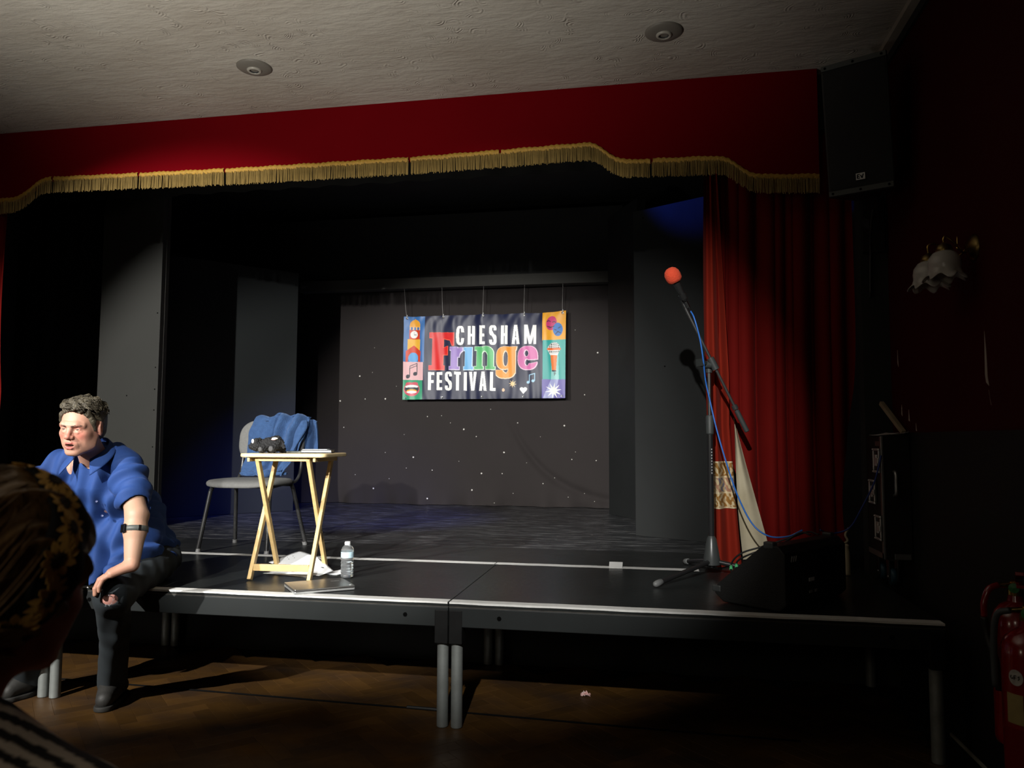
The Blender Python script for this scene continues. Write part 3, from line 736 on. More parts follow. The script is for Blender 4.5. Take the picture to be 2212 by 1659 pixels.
# words
for ch, a, b_, c, d in (('C',790,440,880,655),('H',920,440,1005,650),('E',1055,437,1120,648),('S',1165,430,1250,650),('H',1297,430,1376,640),('A',1423,428,1510,640),('M',1558,424,1694,636),
                        ('F',472,967,545,1170),('E',572,965,640,1168),('S',668,957,752,1170),('T',778,957,850,1167),('I',885,957,920,1166),('V',945,955,1033,1165),('A',1062,952,1147,1164),('L',1180,950,1245,1162)):
    fill(glyph(ch, a, b_, c, d, 34), WHITE)
R_ = m_rect
F_ = R_(515,520,640,935) | R_(483,520,760,575) | m_poly([(640,520),(760,520),(760,660),(745,660),(720,600),(640,585)]) | R_(480,893,655,935) | m_poly([(630,700),(690,672),(690,768),(630,768)]) | m_poly([(483,520),(530,520),(515,570),(488,575)])
r_ = R_(738,680,806,930) | R_(716,900,830,930) | R_(720,680,806,715) | (m_ell(845,760,64,78) & ~m_ell(868,800,44,80) & R_(790,675,862,790))
i_ = R_(893,680,972,930) | R_(877,680,972,714) | R_(877,898,988,930)
n_ = R_(1028,675,1088,925) | R_(1004,675,1088,712) | R_(1004,895,1105,925) | R_(1150,735,1214,922) | R_(1132,893,1232,922) | (m_ell(1135,760,82,92) & ~m_ell(1118,790,36,70) & R_(1085,660,1216,775))
g_ = (m_ell(1345,792,97,125,0,2.6) & ~m_ell(1352,800,30,88,0,2.4)) | R_(1385,690,1462,960) | m_poly([(1385,672),(1478,668),(1470,705),(1385,715)]) | (m_ell(1352,925,110,92,0,2.6) & ~m_ell(1352,905,36,52) & R_(1245,930,1470,1030)) | R_(1250,940,1300,985)
e_ = (m_ell(1600,788,108,128,0,2.5) & ~m_ell(1583,738,27,40) & ~m_ell(1590,838,26,40)) & ~m_poly([(1590,808),(1710,800),(1710,832),(1640,850),(1590,850)])
g_ &= ~m_poly([(1330, 935), (1385, 935), (1360, 970)])
for m_, c, hi in ((F_, (0.66, 0.012, 0.012), (0.80, 0.10, 0.05)), (r_, (0.30, 0.19, 0.52), (0.68, 0.60, 0.78)), (i_, (0.15, 0.43, 0.75), (0.62, 0.78, 0.9)), (n_, (0.10, 0.46, 0.16), (0.62, 0.82, 0.62)),
                  (g_, (0.80, 0.30, 0.03), (0.88, 0.68, 0.50)), (e_, (0.62, 0.14, 0.38), (0.84, 0.56, 0.70))):
    fill(dil(m_, 2, 1, 1), hi); fill(m_, c)
fill(m_star(1438, 1080, 46, 18, 8, 0.1), (0.82, 0.60, 0.30)); fill(m_ell(1334, 1150, 16, 18), (0.80, 0.52, 0.34))
fill((m_ell(1538, 1135, 21, 20) | m_ell(1576, 1133, 21, 20) | m_poly([(1520, 1146), (1595, 1144), (1556, 1188)])), WHITE)
LB = (0.35, 0.60, 0.80)
fill(m_ell(1608, 1058, 17, 15), LB); fill(m_ell(1662, 1042, 17, 15), LB); fill(m_stroke([(1622, 1058), (1622, 978), (1680, 960), (1680, 1040)], 9), LB)

ban = thing('festival_banner', 'colourful printed festival banner hanging from the rear beam', 'banner', (-1.81, 8.03, 1.7))
uu, vv = gu*1.80, (1 - gv)
amp = 0.6 + 0.4*np.sin(vv*2.2)
wave = (0.008*np.sin(uu*19 + 0.5*np.sin(vv*4)) + 0.0036*np.sin(uu*37 + 1.3 + vv*2) + 0.0012*np.sin(uu*63 + vv*7))*amp
wave += 0.010*np.exp(-gv*7)*np.abs(np.sin(uu/0.447*PI*0.5*2))*1.2 - 0.004*np.exp(-gv*9)*np.sin(uu*44 + gv*25)
wave += 0.003*np.exp(-(1-gv)*10)*np.sin(uu*55) + 0.004*np.sin(vv*9 + uu*3.0)
P = np.zeros(gu.shape + (3,))
P[..., 0] = -2.708 + uu - 0.006*gv + 0.02*np.maximum(0, gu-0.9)*(0.5-gv)
P[..., 1] = 8.03 + wave
P[..., 2] = 2.624 - 0.921*gv + 0.006*gu - 0.004*np.abs(np.sin(gu*4*PI))*(1-gv) + 0.016*np.maximum(0, gu-0.86)/0.14*(1-gv)
w = NU + 1
ii, jj = np.meshgrid(np.arange(NU), np.arange(NV)); q = (jj*w + ii).ravel()
vinyl = mat('printed_vinyl', (1, 1, 1), 0.40, spec=0.4, attr=True)
mesh_obj('printed_sheet', P.reshape(-1, 3), np.stack([q, q+w, q+w+1, q+1], 1), vinyl, ban, True, PR.reshape(-1, 3))
cord = mat('white_cord', (0.30, 0.29, 0.28), 0.7)
for k in range(5):
    j0 = 6; i0 = int(np.clip(k/4*NU, 12, NU - 12))
    for jj_ in (7, NV - 7):
        p = P[jj_, i0]
        r = MB()
        r.lathe([(0.006, 0.0), (0.013, 0.0), (0.013, 0.003), (0.006, 0.003), (0.006, 0.0)], 14, (p[0], p[1] - 0.003, p[2]), (0, -1, 0), cap=False)
        r.build('grommet', chrome, ban, smooth=True)
    p = P[7, i0]; dx = (-0.02, -0.005, 0.012, 0.012, 0.01)[k]
    MB().tube([(p[0], p[1] - 0.006, p[2] - 0.006), (p[0], p[1] - 0.010, p[2] + 0.02), (p[0] + dx*0.3, 8.0, p[2] + 0.09), (p[0] + dx, 7.985, 2.926)], 0.0022, 6).build('hanging_cord', cord, ban)
    MB().tube([(p[0]-0.004, p[1] - 0.006, p[2] + 0.012), (p[0] + 0.006, p[1] - 0.012, p[2] + 0.022), (p[0] + 0.002, p[1] - 0.008, p[2] + 0.035)], 0.004, 6).build('cord_knot', white_tape, ban)
# ================================================================ HALL FIXTURES
rose_mat = mat('ceiling_fitting', (0.17, 0.155, 0.135), 0.5)
for (x, y, lab) in ((-2.21, 3.86, 'round ceiling light fitting above the left of the pelmet'), (0.072, 3.88, 'round ceiling light fitting nearest the wall loudspeaker')):
    t = thing('ceiling_light', lab, 'ceiling light', (x, y, ZC), 'round ceiling fittings')
    MB().lathe([(0.0005, -0.018), (0.035, -0.018), (0.060, -0.016), (0.088, -0.010), (0.098, -0.003), (0.098, 0.0)], 40, (x, y, ZC), cap=False).build('backplate', rose_mat, t, smooth=True)
    MB().lathe([(0.024, -0.018), (0.026, -0.026), (0.034, -0.027), (0.040, -0.022), (0.041, -0.016)], 32, (x, y, ZC), cap=False).build('ring', mat('fitting_ring', (0.38, 0.36, 0.32), 0.35), t, smooth=True)
    MB().lathe([(0.0005, -0.015), (0.018, -0.016), (0.024, -0.0245)], 24, (x, y, ZC), cap=False).build('lens', mat('dark_lens', (0.05, 0.05, 0.05), 0.2), t, smooth=True)

# ---- wall loudspeaker
sp = thing('wall_loudspeaker', 'large black loudspeaker hung high in the right corner', 'loudspeaker', (1.02, 3.98, 2.5))
yaw = math.radians(26); pit = math.radians(9)
Fd = Vector((-math.sin(yaw)*math.cos(pit), -math.cos(yaw)*math.cos(pit), -math.sin(pit)))
Rt = Vector((math.cos(yaw), -math.sin(yaw), 0)); Up = Rt.cross(Fd)*1.0
if Up.z < 0: Up = -Up
C0 = Vector((1.005, 3.93, 2.828))       # centre of the front face
def SP(r, u, f): return tuple(C0 + Rt*r + Up*u + Fd*f)
hw, hh, dp, bw = 0.155, 0.330, 0.27, 0.085
b = MB(); b.add([SP(-hw,-hh,0), SP(hw,-hh,0), SP(hw,hh,0), SP(-hw,hh,0), SP(-bw,-hh,-dp), SP(bw,-hh,-dp), SP(bw,hh,-dp), SP(-bw,hh,-dp)],
      [(0,1,2,3),(4,7,6,5),(0,4,5,1),(1,5,6,2),(2,6,7,3),(3,7,4,0)])
b.build('cabinet', black_plastic, sp, bevel=0.008)
grille = mat('perforated_grille', (0.016, 0.017, 0.017), 0.5, bump=0.6, bscale=420)
MB().grid(lambda u, v: SP((u-0.5)*2*(hw-0.012), (v-0.5)*2*(hh-0.035), 0.006 + 0.012*(1-(2*u-1)**2)*(1-(2*v-1)**6)), 16, 16).build('grille', grille, sp, smooth=True)
for s in (-1, 1):
    b = MB(); z = s*(hh - 0.018)
    b.add([SP(-hw+0.004, z-0.014, 0.001), SP(hw-0.004, z-0.014, 0.001), SP(hw-0.004, z+0.014, 0.001), SP(-hw+0.004, z+0.014, 0.001),
           SP(-hw+0.006, z-0.012, 0.010), SP(hw-0.006, z-0.012, 0.010), SP(hw-0.006, z+0.012, 0.010), SP(-hw+0.006, z+0.012, 0.010)],
          [(0,3,2,1),(4,5,6,7),(0,1,5,4),(1,2,6,5),(2,3,7,6),(3,0,4,7)])
    bar = b.build('end_bar', mat('grey_bar', (0.055, 0.062, 0.060), 0.5), sp)
    for r in (-hw+0.025, 0.0, hw-0.025):
        MB().cyl(SP(r, z, 0.009), SP(r, z, 0.0125), 0.006, n=10).build('screw', hole_mat, bar)
b = MB(); bc = (0.005, -0.250)
def BD(x, y, f=0.013): return SP(bc[0] + x, bc[1] + y, f)
b.prism([BD(-0.021,-0.016), BD(0.021,-0.016), BD(0.021,0.016), BD(-0.021,0.016)], Fd*0.006)
bg = b.build('badge', mat('badge_silver', (0.55, 0.55, 0.54), 0.4, metal=0.4), sp)
b = MB(); k = 0.0195
for (x0, y0, x1, y1, w_) in ((-.014,-.010,-.014,.010,.005), (-.014,.009,-.002,.009,.004), (-.014,0,-.004,0,.004), (-.014,-.009,-.002,-.009,.004), (.001,.005,.007,-.010,.005), (.014,.010,.007,-.010,.005)):
    d = Vector((x1-x0, y1-y0)); l = d.length; d /= l; n_ = Vector((-d.y, d.x))*w_/2
    q = [(x0+n_.x, y0+n_.y), (x0-n_.x, y0-n_.y), (x1-n_.x, y1-n_.y), (x1+n_.x, y1+n_.y)]
    b.prism([BD(x, y, k) for x, y in q], Fd*0.001)
b.build('badge_letters', hole_mat, bg)
b = MB(); b.beam(SP(0, -hh+0.02, -dp+0.01), (1.20, 4.40, 2.44), 0.05, 0.05); b.box(1.14, 1.25, 4.395, 4.428, 2.30, 2.62)
b.build('wall_bracket', black_metal, sp)
MB().tube(crom([SP(0.02, -hh+0.05, -dp-0.002), (1.16, 4.32, 2.42), (1.175, 4.40, 2.30), (1.17, 4.41, 2.05)], 6), 0.008, 8).build('lead', black_plastic, sp, smooth=True)

# ---- wall lamp with two glass shades
wl = thing('wall_lamp', 'brass wall lamp with two frilled glass shades on the red wall', 'wall lamp', (1.27, 3.34, 2.0))
MB().lathe([(0.0005, 0.028), (0.022, 0.026), (0.042, 0.014), (0.055, 0.004), (0.055, 0.0)], 28, (XR, 3.30, 2.045), (-1, 0, 0), cap=False).build('wall_plate', mat('dull_brass', (0.20, 0.14, 0.05), 0.35, metal=1.0), wl, smooth=True)
glass_f = mat('frosted_glass', (0.62, 0.60, 0.55), 0.25, spec=0.6, trans=0.25, noise=0.4, nscale=20, col2=(0.45, 0.42, 0.38))
for (x, y, z, sc) in ((1.155, 3.29, 2.035, 0.9), (1.135, 3.405, 2.02, 0.9)):
    arm = MB().tube(crom([(XR - 0.015, 3.34, 2.05), (1.235, (y+3.34)/2, 2.03), (1.20, y, 2.06), (1.165, y, 2.092), (x, y, 2.085), (x, y, z + 0.03)], 7), 0.0045, 8).build('arm', brass, wl, smooth=True)
    for zz in (2.06, 2.075): pass
    MB().lathe([(0.006, 0.035), (0.010, 0.030), (0.026, 0.022), (0.032, 0.004), (0.030, -0.004)], 24, (x, y, z), cap=False).build('gallery', mat('dull_brass', (0.20, 0.14, 0.05), 0.35, metal=1.0), arm, smooth=True)
    prof = [(0.028, -0.002), (0.046, -0.012), (0.062, -0.035), (0.066, -0.060), (0.064, -0.085), (0.068, -0.105), (0.082, -0.124)]
    def tul(u, v):
        i = v*(len(prof)-1); k = min(int(i), len(prof)-2); t = i-k
        r = prof[k][0]*(1-t) + prof[k+1][0]*t; zz = prof[k][1]*(1-t) + prof[k+1][1]*t
        fr_ = max(0, v-0.55)/0.45; a = 2*PI*u
        r += 0.010*fr_**2*math.sin(7*a); zz += -0.012*fr_**2*math.sin(7*a + 0.6)
        return (x + sc*r*math.cos(a), y + sc*r*math.sin(a), z + sc*zz)
    o = MB().grid(tul, 84, 24).build('shade', glass_f, arm, smooth=True); mod_solid(o, 0.003)
    MB().lathe([(0.010, -0.01), (0.014, -0.03), (0.020, -0.055), (0.014, -0.075), (0.0005, -0.08)], 16, (x, y, z), cap=False).build('bulb', mat('dull_bulb', (0.6, 0.6, 0.58), 0.3), arm, smooth=True)
MB().lathe([(0.004, 0), (0.007, 0.008), (0.003, 0.016), (0.0025, 0.05), (0.0004, 0.06)], 12, (1.235, 3.37, 2.055)).build('finial', brass, wl, smooth=True)

# ---- fire extinguishers
ext_red = mat('extinguisher_red', (0.20, 0.004, 0.006), 0.22, spec=0.6, coat=0.5)
hose_mat = mat('black_rubber', (0.01, 0.01, 0.01), 0.5)
def extinguisher(cx, cy, z0, H_, R, label, front):
    t = thing('fire_extinguisher', label, 'extinguisher', (cx, cy, z0), 'extinguishers against the right wall')
    prof = [(R*0.93, 0.0), (R, 0.012), (R, 0.03), (R*0.985, 0.036), (R*0.985, H_-0.09), (R*0.95, H_-0.06), (R*0.82, H_-0.035), (R*0.6, H_-0.015), (R*0.34, H_-0.003), (R*0.28, H_+0.02)]
    body = MB().lathe(prof, 40, (cx, cy, z0)).build('cylinder', ext_red, t, sa=35)
    zt = z0 + H_
    MB().lathe([(0.020, 0.015), (0.024, 0.018), (0.024, 0.034), (0.016, 0.038), (0.016, 0.062), (0.010, 0.066)], 18, (cx, cy, zt)).build('valve', brass, t, sa=40)
    MB().cyl((cx, cy, zt+0.05), (cx-0.055, cy-0.01, zt+0.05), 0.010, 0.009).build('outlet', brass, t, sa=40)
    MB().beam((cx+0.02, cy+0.02, zt+0.07), (cx-0.035, cy-0.12, zt+0.105), 0.024, 0.012).build('upper_lever', ext_red if not front else chrome, t, bevel=0.002)
    MB().beam((cx+0.02, cy+0.02, zt+0.058), (cx-0.03, cy-0.11, zt+0.062), 0.022, 0.010).build('lower_lever', ext_red if not front else chrome, t, bevel=0.002)
    MB().lathe([(0.0005, 0.0), (0.016, 0.002), (0.016, 0.008), (0.0005, 0.010)], 18, (cx-0.015, cy-0.03, zt+0.045), (-0.5, -0.8, 0.0), cap=False).build('gauge', mat('gauge_green', (0.03, 0.16, 0.05), 0.3), t)
    hs = MB()
    if not front:
        hs.tube(crom([(cx-0.055, cy-0.01, zt+0.05), (cx-0.085, cy-0.012, zt+0.035), (cx-0.102, cy-0.014, zt-0.01), (cx-0.104, cy-0.016, zt-0.055)], 8), 0.0105, 10)
        hs.build('red_hose', ext_red, t, smooth=True)
        MB().tube(crom([(cx-0.104, cy-0.016, zt-0.055), (cx-0.098, cy-0.02, zt-0.12), (cx-0.086, cy-0.05, zt-0.20), (cx-0.080, cy-0.052, zt-0.28)], 8), [0.012]*25, 10).build('discharge_hose', hose_mat, t, smooth=True)
    else:
        hs.tube(crom([(cx-0.055, cy-0.01, zt+0.05), (cx-0.085, cy+0.01, zt+0.03), (cx-0.09, cy+0.03, zt-0.06), (cx-0.086, cy+0.04, zt-0.2)], 8), 0.010, 10)
        hs.build('discharge_hose', mat('grey_hose', (0.06, 0.07, 0.075), 0.5), t, smooth=True)
    # wrapped labels on the body, facing the camera
    a0 = math.atan2(0 - cy, 0 - cx)
    def wrap(name, a, da, za, zb, m, bump=0.0):
        return MB().grid(lambda u, v: (cx + (R+0.0012+bump)*math.cos(a + da*(u-0.5)), cy + (R+0.0012+bump)*math.sin(a + da*(u-0.5)), z0 + za + (zb-za)*v), 10, 4).build(name, m, t, smooth=True)
    cream = mat('yellowed_label', (0.34, 0.26, 0.10), 0.6, noise=0.5, nscale=40, col2=(0.24, 0.18, 0.07)); palew = mat('label_white', (0.50, 0.48, 0.45), 0.6, noise=0.7, nscale=60, col2=(0.25, 0.24, 0.22))
    if front:
        wrap('text_label', a0 - 0.58, 0.62, H_-0.285, H_-0.195, cream)
        n = 26; b = MB(); vs = []
        for k in range(n):
            aa = a0 - 0.50 + 0.021*math.cos(2*PI*k/n)/R; zz = z0 + H_ - 0.145 + 0.024*math.sin(2*PI*k/n)
            vs.append((cx + (R+0.0018)*math.cos(aa), cy + (R+0.0018)*math.sin(aa), zz))
        st_ = b.add(vs, [tuple(range(n))]).build('round_sticker', palew, t)
        b = MB()
        def seg(x0, y0, x1, y1):
            P = []
            for (x, y) in ((x0, y0), (x1, y1)):
                aa = a0 - 0.50 + x/R; P.append(Vector((cx + (R+0.0022)*math.cos(aa), cy + (R+0.0022)*math.sin(aa), z0 + H_ - 0.145 + y)))
            b.tube(P, 0.0011, 5)
        for s in ((-.012,.005,-.015,0),(-.015,0,-.012,-.005),(-.012,-.005,-.008,-.004),(-.008,-.004,-.008,0),   (-.004,-.006,-.004,.006),(-.004,.006,.002,.006),(-.004,0,.001,0),   (.012,.005,.007,.004),(.007,.004,.011,-.001),(.011,-.001,.007,-.006)): seg(*s)
        b.build('sticker_letters', hole_mat, st_)
        wrap('blank_panel', a0 - 0.5, 1.15, H_-0.46, H_-0.30, mat('red_panel', (0.15, 0.004, 0.005), 0.3))
        for za in (0.10, 0.055): wrap('base_band', a0, 2.6, za, za + 0.022, mat('dull_red', (0.18, 0.02, 0.02), 0.5), 0.001)
    else:
        wrap('text_label', a0 + 0.1, 1.5, H_-0.27, H_-0.14, mat('faded_red_print', (0.30, 0.06, 0.05), 0.5, noise=1.0, nscale=60, col2=(0.12, 0.01, 0.01)))
        wrap('service_label', a0 + 0.45, 0.8, 0.06, 0.17, palew)
        MB().lathe([(R+0.002, 0.2), (R+0.004, 0.202), (R+0.004, 0.222), (R+0.002, 0.224)], 40, (cx, cy, z0), cap=False).build('wall_strap', black_metal, t, smooth=True)
        MB().box(cx + R*0.5, XR - 0.013, cy - 0.02, cy + 0.02, z0 + 0.19, z0 + 0.24).build('wall_hook', black_metal, t)
    return t
extinguisher(1.180, 2.85, 0.285, 0.46, 0.075, 'red fire extinguisher with red hose, hung behind the other one', False)
extinguisher(1.147, 2.690, 0.0, 0.695, 0.080, 'red fire extinguisher with round white sticker at the right picture edge', True)

# ================================================================ STAGE RIGHT KIT
# ---- microphone stand, microphone, cables
ms = thing('microphone_stand', 'black boom microphone stand beside the red curtain', 'microphone stand', (0.305, 4.30, DZ))
sx, sy = 0.302, 4.30
MB().lathe([(0.012, 0.215), (0.026, 0.150+0.04), (0.040, 0.11), (0.044, 0.085), (0.044, 0.055), (0.030, 0.048), (0.012, 0.045)][::-1], 28, (sx, sy, DZ)).build('base_hub', mat('hub_grey', (0.05, 0.055, 0.055), 0.32, spec=0.6), ms, sa=40)
rubber = mat('grey_rubber', (0.16, 0.165, 0.165), 0.5)
for (fx, fy) in ((0.005, 3.875), (0.175, 4.62), (0.665, 4.205)):
    d = Vector((fx - sx, fy - sy, 0)); l = d.length; d /= l
    st_ = Vector((sx, sy, DZ + 0.07)) + d*0.035; en = Vector((fx, fy, DZ + 0.017))
    leg = MB().cyl(st_, en, 0.0125).build('leg', black_metal, ms, sa=40)
    dd = (en - st_).normalized()
    MB().tube([en - dd*0.045, en - dd*0.042, en - dd*0.01, en + dd*0.008, en + dd*0.016], [0.013, 0.0165, 0.0165, 0.014, 0.006], 16).build('rubber_foot', rubber, leg, smooth=True)
MB().cyl((sx, sy, DZ+0.04), (sx, sy, 1.318), 0.0165).build('lower_tube', black_metal, ms, sa=40)
MB().cyl((sx, sy, 1.30), (sx, sy, 1.655), 0.0095).build('upper_tube', mat('tube_grey', (0.10, 0.10, 0.10), 0.3, metal=0.6), ms, sa=40)
MB().lathe([(0.014, 1.300), (0.021, 1.308), (0.0215, 1.40), (0.017, 1.408)], 24, (sx, sy, 0)).build('clutch', mat('clutch_grey', (0.05, 0.056, 0.056), 0.5), ms, sa=40)
b = MB()
for k in range(9): b.box(sx + 0.004, sx + 0.009, sy - 0.0172, sy - 0.0155, 1.09 + 0.016*k, 1.099 + 0.016*k)
b.build('printed_lettering', mat('pale_print', (0.35, 0.35, 0.35), 0.6), ms)
B0 = Vector((0.498, 4.30, 1.318)); B1 = Vector((0.168, 4.235, 2.010)); bd_ = (B1 - B0).normalized()
boom = MB().cyl(B0 + bd_*0.08, B1, 0.0075).build('boom', mat('tube_grey', (0.10, 0.10, 0.10), 0.3, metal=0.6), ms, sa=40)
MB().tube([B0, B0 + bd_*0.004, B0 + bd_*0.125, B0 + bd_*0.13], [0.009, 0.0135, 0.0135, 0.009], 16).build('counterweight', mat('clutch_grey', (0.05, 0.056, 0.056), 0.5), boom, sa=40)
MB().tube([B0 + bd_*0.135, B0 + bd_*0.16], [0.016, 0.016], 12).build('end_collar', mat('tube_grey', (0.10, 0.10, 0.10), 0.3, metal=0.6), boom, sa=40)
pv = B0 + (B1 - B0)*((0.498 - 0.322)/(0.498 - 0.168))
b = MB(); b.tube([pv - bd_*0.035, pv + bd_*0.035], [0.019, 0.019], 14); b.cyl((sx, sy, 1.64), (sx, sy, 1.70), 0.017); b.cyl((sx - 0.02, sy - 0.012, 1.685), (pv.x, pv.y, pv.z - 0.005), 0.02)
piv = b.build('pivot', mat('clutch_grey', (0.05, 0.056, 0.056), 0.5), ms, sa=40)
b = MB(); b.lathe([(0.010, 0), (0.014, 0.012), (0.022, 0.03), (0.022, 0.04), (0.0005, 0.042)], 12, (sx - 0.016, sy - 0.03, 1.69), (-0.8, -0.6, 0.05)); b.beam((sx - 0.05, sy - 0.055, 1.672), (sx - 0.052, sy - 0.056, 1.712), 0.012, 0.05, up=(0.6, -0.8, 0))
b.build('wing_knob', mat('knob_black', (0.035, 0.04, 0.04), 0.45), piv)
mic = thing('microphone', 'black microphone with orange-red foam windshield on the boom tip', 'microphone', (0.10, 4.20, 2.1))
M0 = Vector((0.178, 4.212, 2.025)); M1 = Vector((0.104, 4.165, 2.170)); md = (M1 - M0).normalized()
MB().tube([M0, M0 + md*0.004, M0 + md*0.035, M0 + md*0.10, M0 + md*0.118], [0.008, 0.012, 0.0125, 0.019, 0.021], 22).build('body', mat('mic_black', (0.02, 0.02, 0.02), 0.3), mic, sa=50)
foam = mat('orange_foam', (0.80, 0.085, 0.035), 0.95, bump=0.6, bscale=220, sheen=0.2)
fp = [(0.020, -0.028), (0.034, -0.026), (0.041, -0.012), (0.043, 0.008), (0.041, 0.028), (0.032, 0.045), (0.018, 0.055), (0.0005, 0.058)]
MB().lathe(fp, 30, tuple(M0 + md*0.145), tuple(md), cap=False).build('windshield', foam, mic, smooth=True)
b = MB(); b.tube([M0 - md*0.038, M0 - md*0.002], [0.009, 0.0105], 16); b.build('plug', chrome, mic, sa=40)
b = MB(); b.tube([M0 - md*0.062, M0 - md*0.038], [0.0045, 0.0085], 12); b.build('plug_boot', black_plastic, mic, sa=40)
cl_ = MB(); cl_.tube([M0 + md*0.012, M0 + md*0.045], [0.0165, 0.0205], 18); cl_.cyl(M0 + md*0.025 + Vector((-0.012, 0.02, -0.012)), B1, 0.008); cl_.cyl(B1 - bd_*0.02, B1 + bd_*0.004, 0.011)
cl_.build('mic_clip', mat('mic_black', (0.02, 0.02, 0.02), 0.3), boom, sa=40)
blue_c = mat('blue_cable', (0.03, 0.17, 0.62), 0.4)
pe = M0 - md*0.06
pts = [tuple(pe), (0.222, 4.205, 1.93), (0.250, 4.21, 1.82), (0.268, 4.225, 1.70), (0.280, 4.265, 1.60), (0.300, 4.275, 1.50), (0.335, 4.262, 1.33), (0.385, 4.25, 1.14), (0.44, 4.25, 0.97), (0.51, 4.245, 0.83), (0.585, 4.20, 0.775), (0.66, 4.08, 0.79), (0.70, 3.92, 0.84)]
o = MB().tube(crom(pts, 8), 0.0042, 8).build('microphone_cable', blue_c, smooth=True)
tag(o, 'bright blue cable dropping from the microphone to the monitor speaker', 'cable')
o = MB().tube(crom([(0.80, 4.00, 0.835), (0.88, 4.16, 0.80), (0.97, 4.16, 0.83), (1.02, 4.12, 0.93), (1.075, 4.09, 1.06), (1.10, 4.085, 1.15), (1.112, 4.085, 1.20)], 8), 0.0042, 8).build('patch_cable', mat('navy_cable', (0.02, 0.05, 0.26), 0.45), smooth=True)
tag(o, 'dark blue cable running from monitor speaker up to the flight case', 'cable')

# ---- wedge monitor
wm = thing('monitor_wedge', 'black wedge monitor speaker on the deck beside the microphone stand', 'monitor speaker', (0.60, 3.75, DZ))
wa = Vector((-0.79, 0.61, 0)).normalized()         # the way it faces
wb = Vector((0.61, 0.79, 0)).normalized()          # its length
W0 = Vector((0.535, 3.395, DZ + 0.004))
def WP(a, l, z): return tuple(W0 + wa*a + wb*l + Vector((0, 0, z)))
prof = [(0.0, 0.03), (0.03, 0.0), (0.30, 0.0), (0.345, 0.035), (0.33, 0.075), (0.10, 0.272), (0.03, 0.272), (0.0, 0.24)]
LEN = 0.56
MB().prism([WP(a, 0.0, z) for a, z in prof], wb*LEN).build('cabinet', mat('worn_black_paint', (0.009, 0.009, 0.009), 0.6, bump=0.2, bscale=200), wm, bevel=0.006)
nrm = Vector((0.197, 0, 0.23)).normalized()
def WG(u, v): return Vector(WP(0.315 - 0.20*v, 0.02 + (LEN-0.04)*u, 0.088 + 0.171*v)) + (wa*0.65 + Vector((0, 0, 0.76)))*0.004
MB().grid(lambda u, v: tuple(WG(u, v)), 6, 6).build('grille', grille, wm)
cor = mat('corner_plastic', (0.045, 0.048, 0.048), 0.45)
for (a, z) in ((0.333, 0.055), (0.075, 0.272)):
    for l in (-0.004, LEN - 0.036):
        q = Vector(WP(a, l, z)); b = MB(); b.beam(q, q + wb*0.04, 0.045, 0.03, up=(0, 0, 1)); b.build('corner_guard', cor, wm, bevel=0.006)
b = MB()
for k in range(3): b.beam(WP(-0.002, 0.05 + 0.018*k, 0.205), WP(-0.002, 0.058 + 0.018*k, 0.228), 0.004, 0.003, up=tuple(wa))
b.build('badge', mat('badge_silver', (0.55, 0.55, 0.54), 0.4, metal=0.4), wm)
b = MB(); b.beam(WP(-0.002, 0.20, 0.115), WP(-0.002, 0.245, 0.115), 0.015, 0.003, up=tuple(wa)); b.build('rating_label', paper, wm)
b = MB()
for (l0, l1) in ((0.20, 0.225), (0.25, 0.268)): b.beam(WP(-0.002, l0, 0.062), WP(-0.002, l1, 0.064), 0.010, 0.003, up=tuple(wa))
b.build('small_print', mat('pale_print', (0.35, 0.35, 0.35), 0.6), wm)
b = MB(); b.beam(WP(-0.003, 0.30, 0.15), WP(-0.003, 0.44, 0.15), 0.06, 0.004, up=tuple(wa)); b.build('recessed_handle', hole_mat, wm)
# speaker leads with green tape rings
green = mat('green_tape', (0.10, 0.62, 0.24), 0.5)
for i, (lab, p) in enumerate((('upper thin black lead with green tape ring over the monitor speaker', [(0.368, 3.86, 0.616), (0.364, 3.90, 0.646), (0.381, 3.98, 0.676), (0.434, 4.02, 0.712), (0.532, 4.02, 0.745), (0.66, 3.97, 0.80), (0.72, 3.88, 0.838), (0.75, 3.80, 0.836)]),
                              ('lower thin black lead with green tape ring over the monitor speaker', [(0.392, 3.86, 0.634), (0.388, 3.885, 0.659), (0.405, 3.945, 0.685), (0.483, 3.98, 0.718), (0.60, 3.95, 0.765), (0.68, 3.86, 0.834), (0.71, 3.78, 0.836)]))):
    t = thing('speaker_lead', lab, 'cable', p[0], 'black leads plugged into the monitor speaker')
    c = crom(p, 8)
    MB().tube(c, 0.0045, 8).build('lead', hose_mat, t, smooth=True)
    MB().tube(c[8:12], 0.0075, 10).build('tape_ring', green, t, smooth=True)
    MB().tube([Vector(c[0]) + (Vector(c[0]) - Vector(c[3])).normalized()*0.02, c[0], c[3]], [0.006, 0.007, 0.006], 10).build('plug', chrome, t, smooth=True)

# ---- flight case
fc = thing('flight_case', 'black upright flight case with metal latches by the right wall', 'flight case', (1.19, 4.25, DZ))
cx0, cx1, cy0, cy1, cz0, cz1 = 1.118, 1.254, 4.11, 4.385, 0.685, 1.296
MB().box(cx0 + 0.004, cx1, cy0 + 0.004, cy1, cz0, cz1).build('shell', mat('case_black', (0.008, 0.008, 0.008), 0.55, bump=0.15, bscale=250), fc, bevel=0.003)
e = 0.028
def edge(name, *a): return MB().box(*a).build(name, alu, fc, bevel=0.002)
edge('edge_trim', cx0, cx0 + 0.006, cy0, cy0 + e, cz0, cz1); edge('edge_trim', cx0, cx0 + 0.006, cy0, cy1, cz0, cz0 + e)
edge('edge_trim', cx0, cx0 + e*0.4, cy0, cy0 + 0.006, cz0, cz1)
edge('edge_trim', cx0 + 0.05, cx1 - 0.01, cy0, cy0 + 0.006, cz0, cz0 + e)
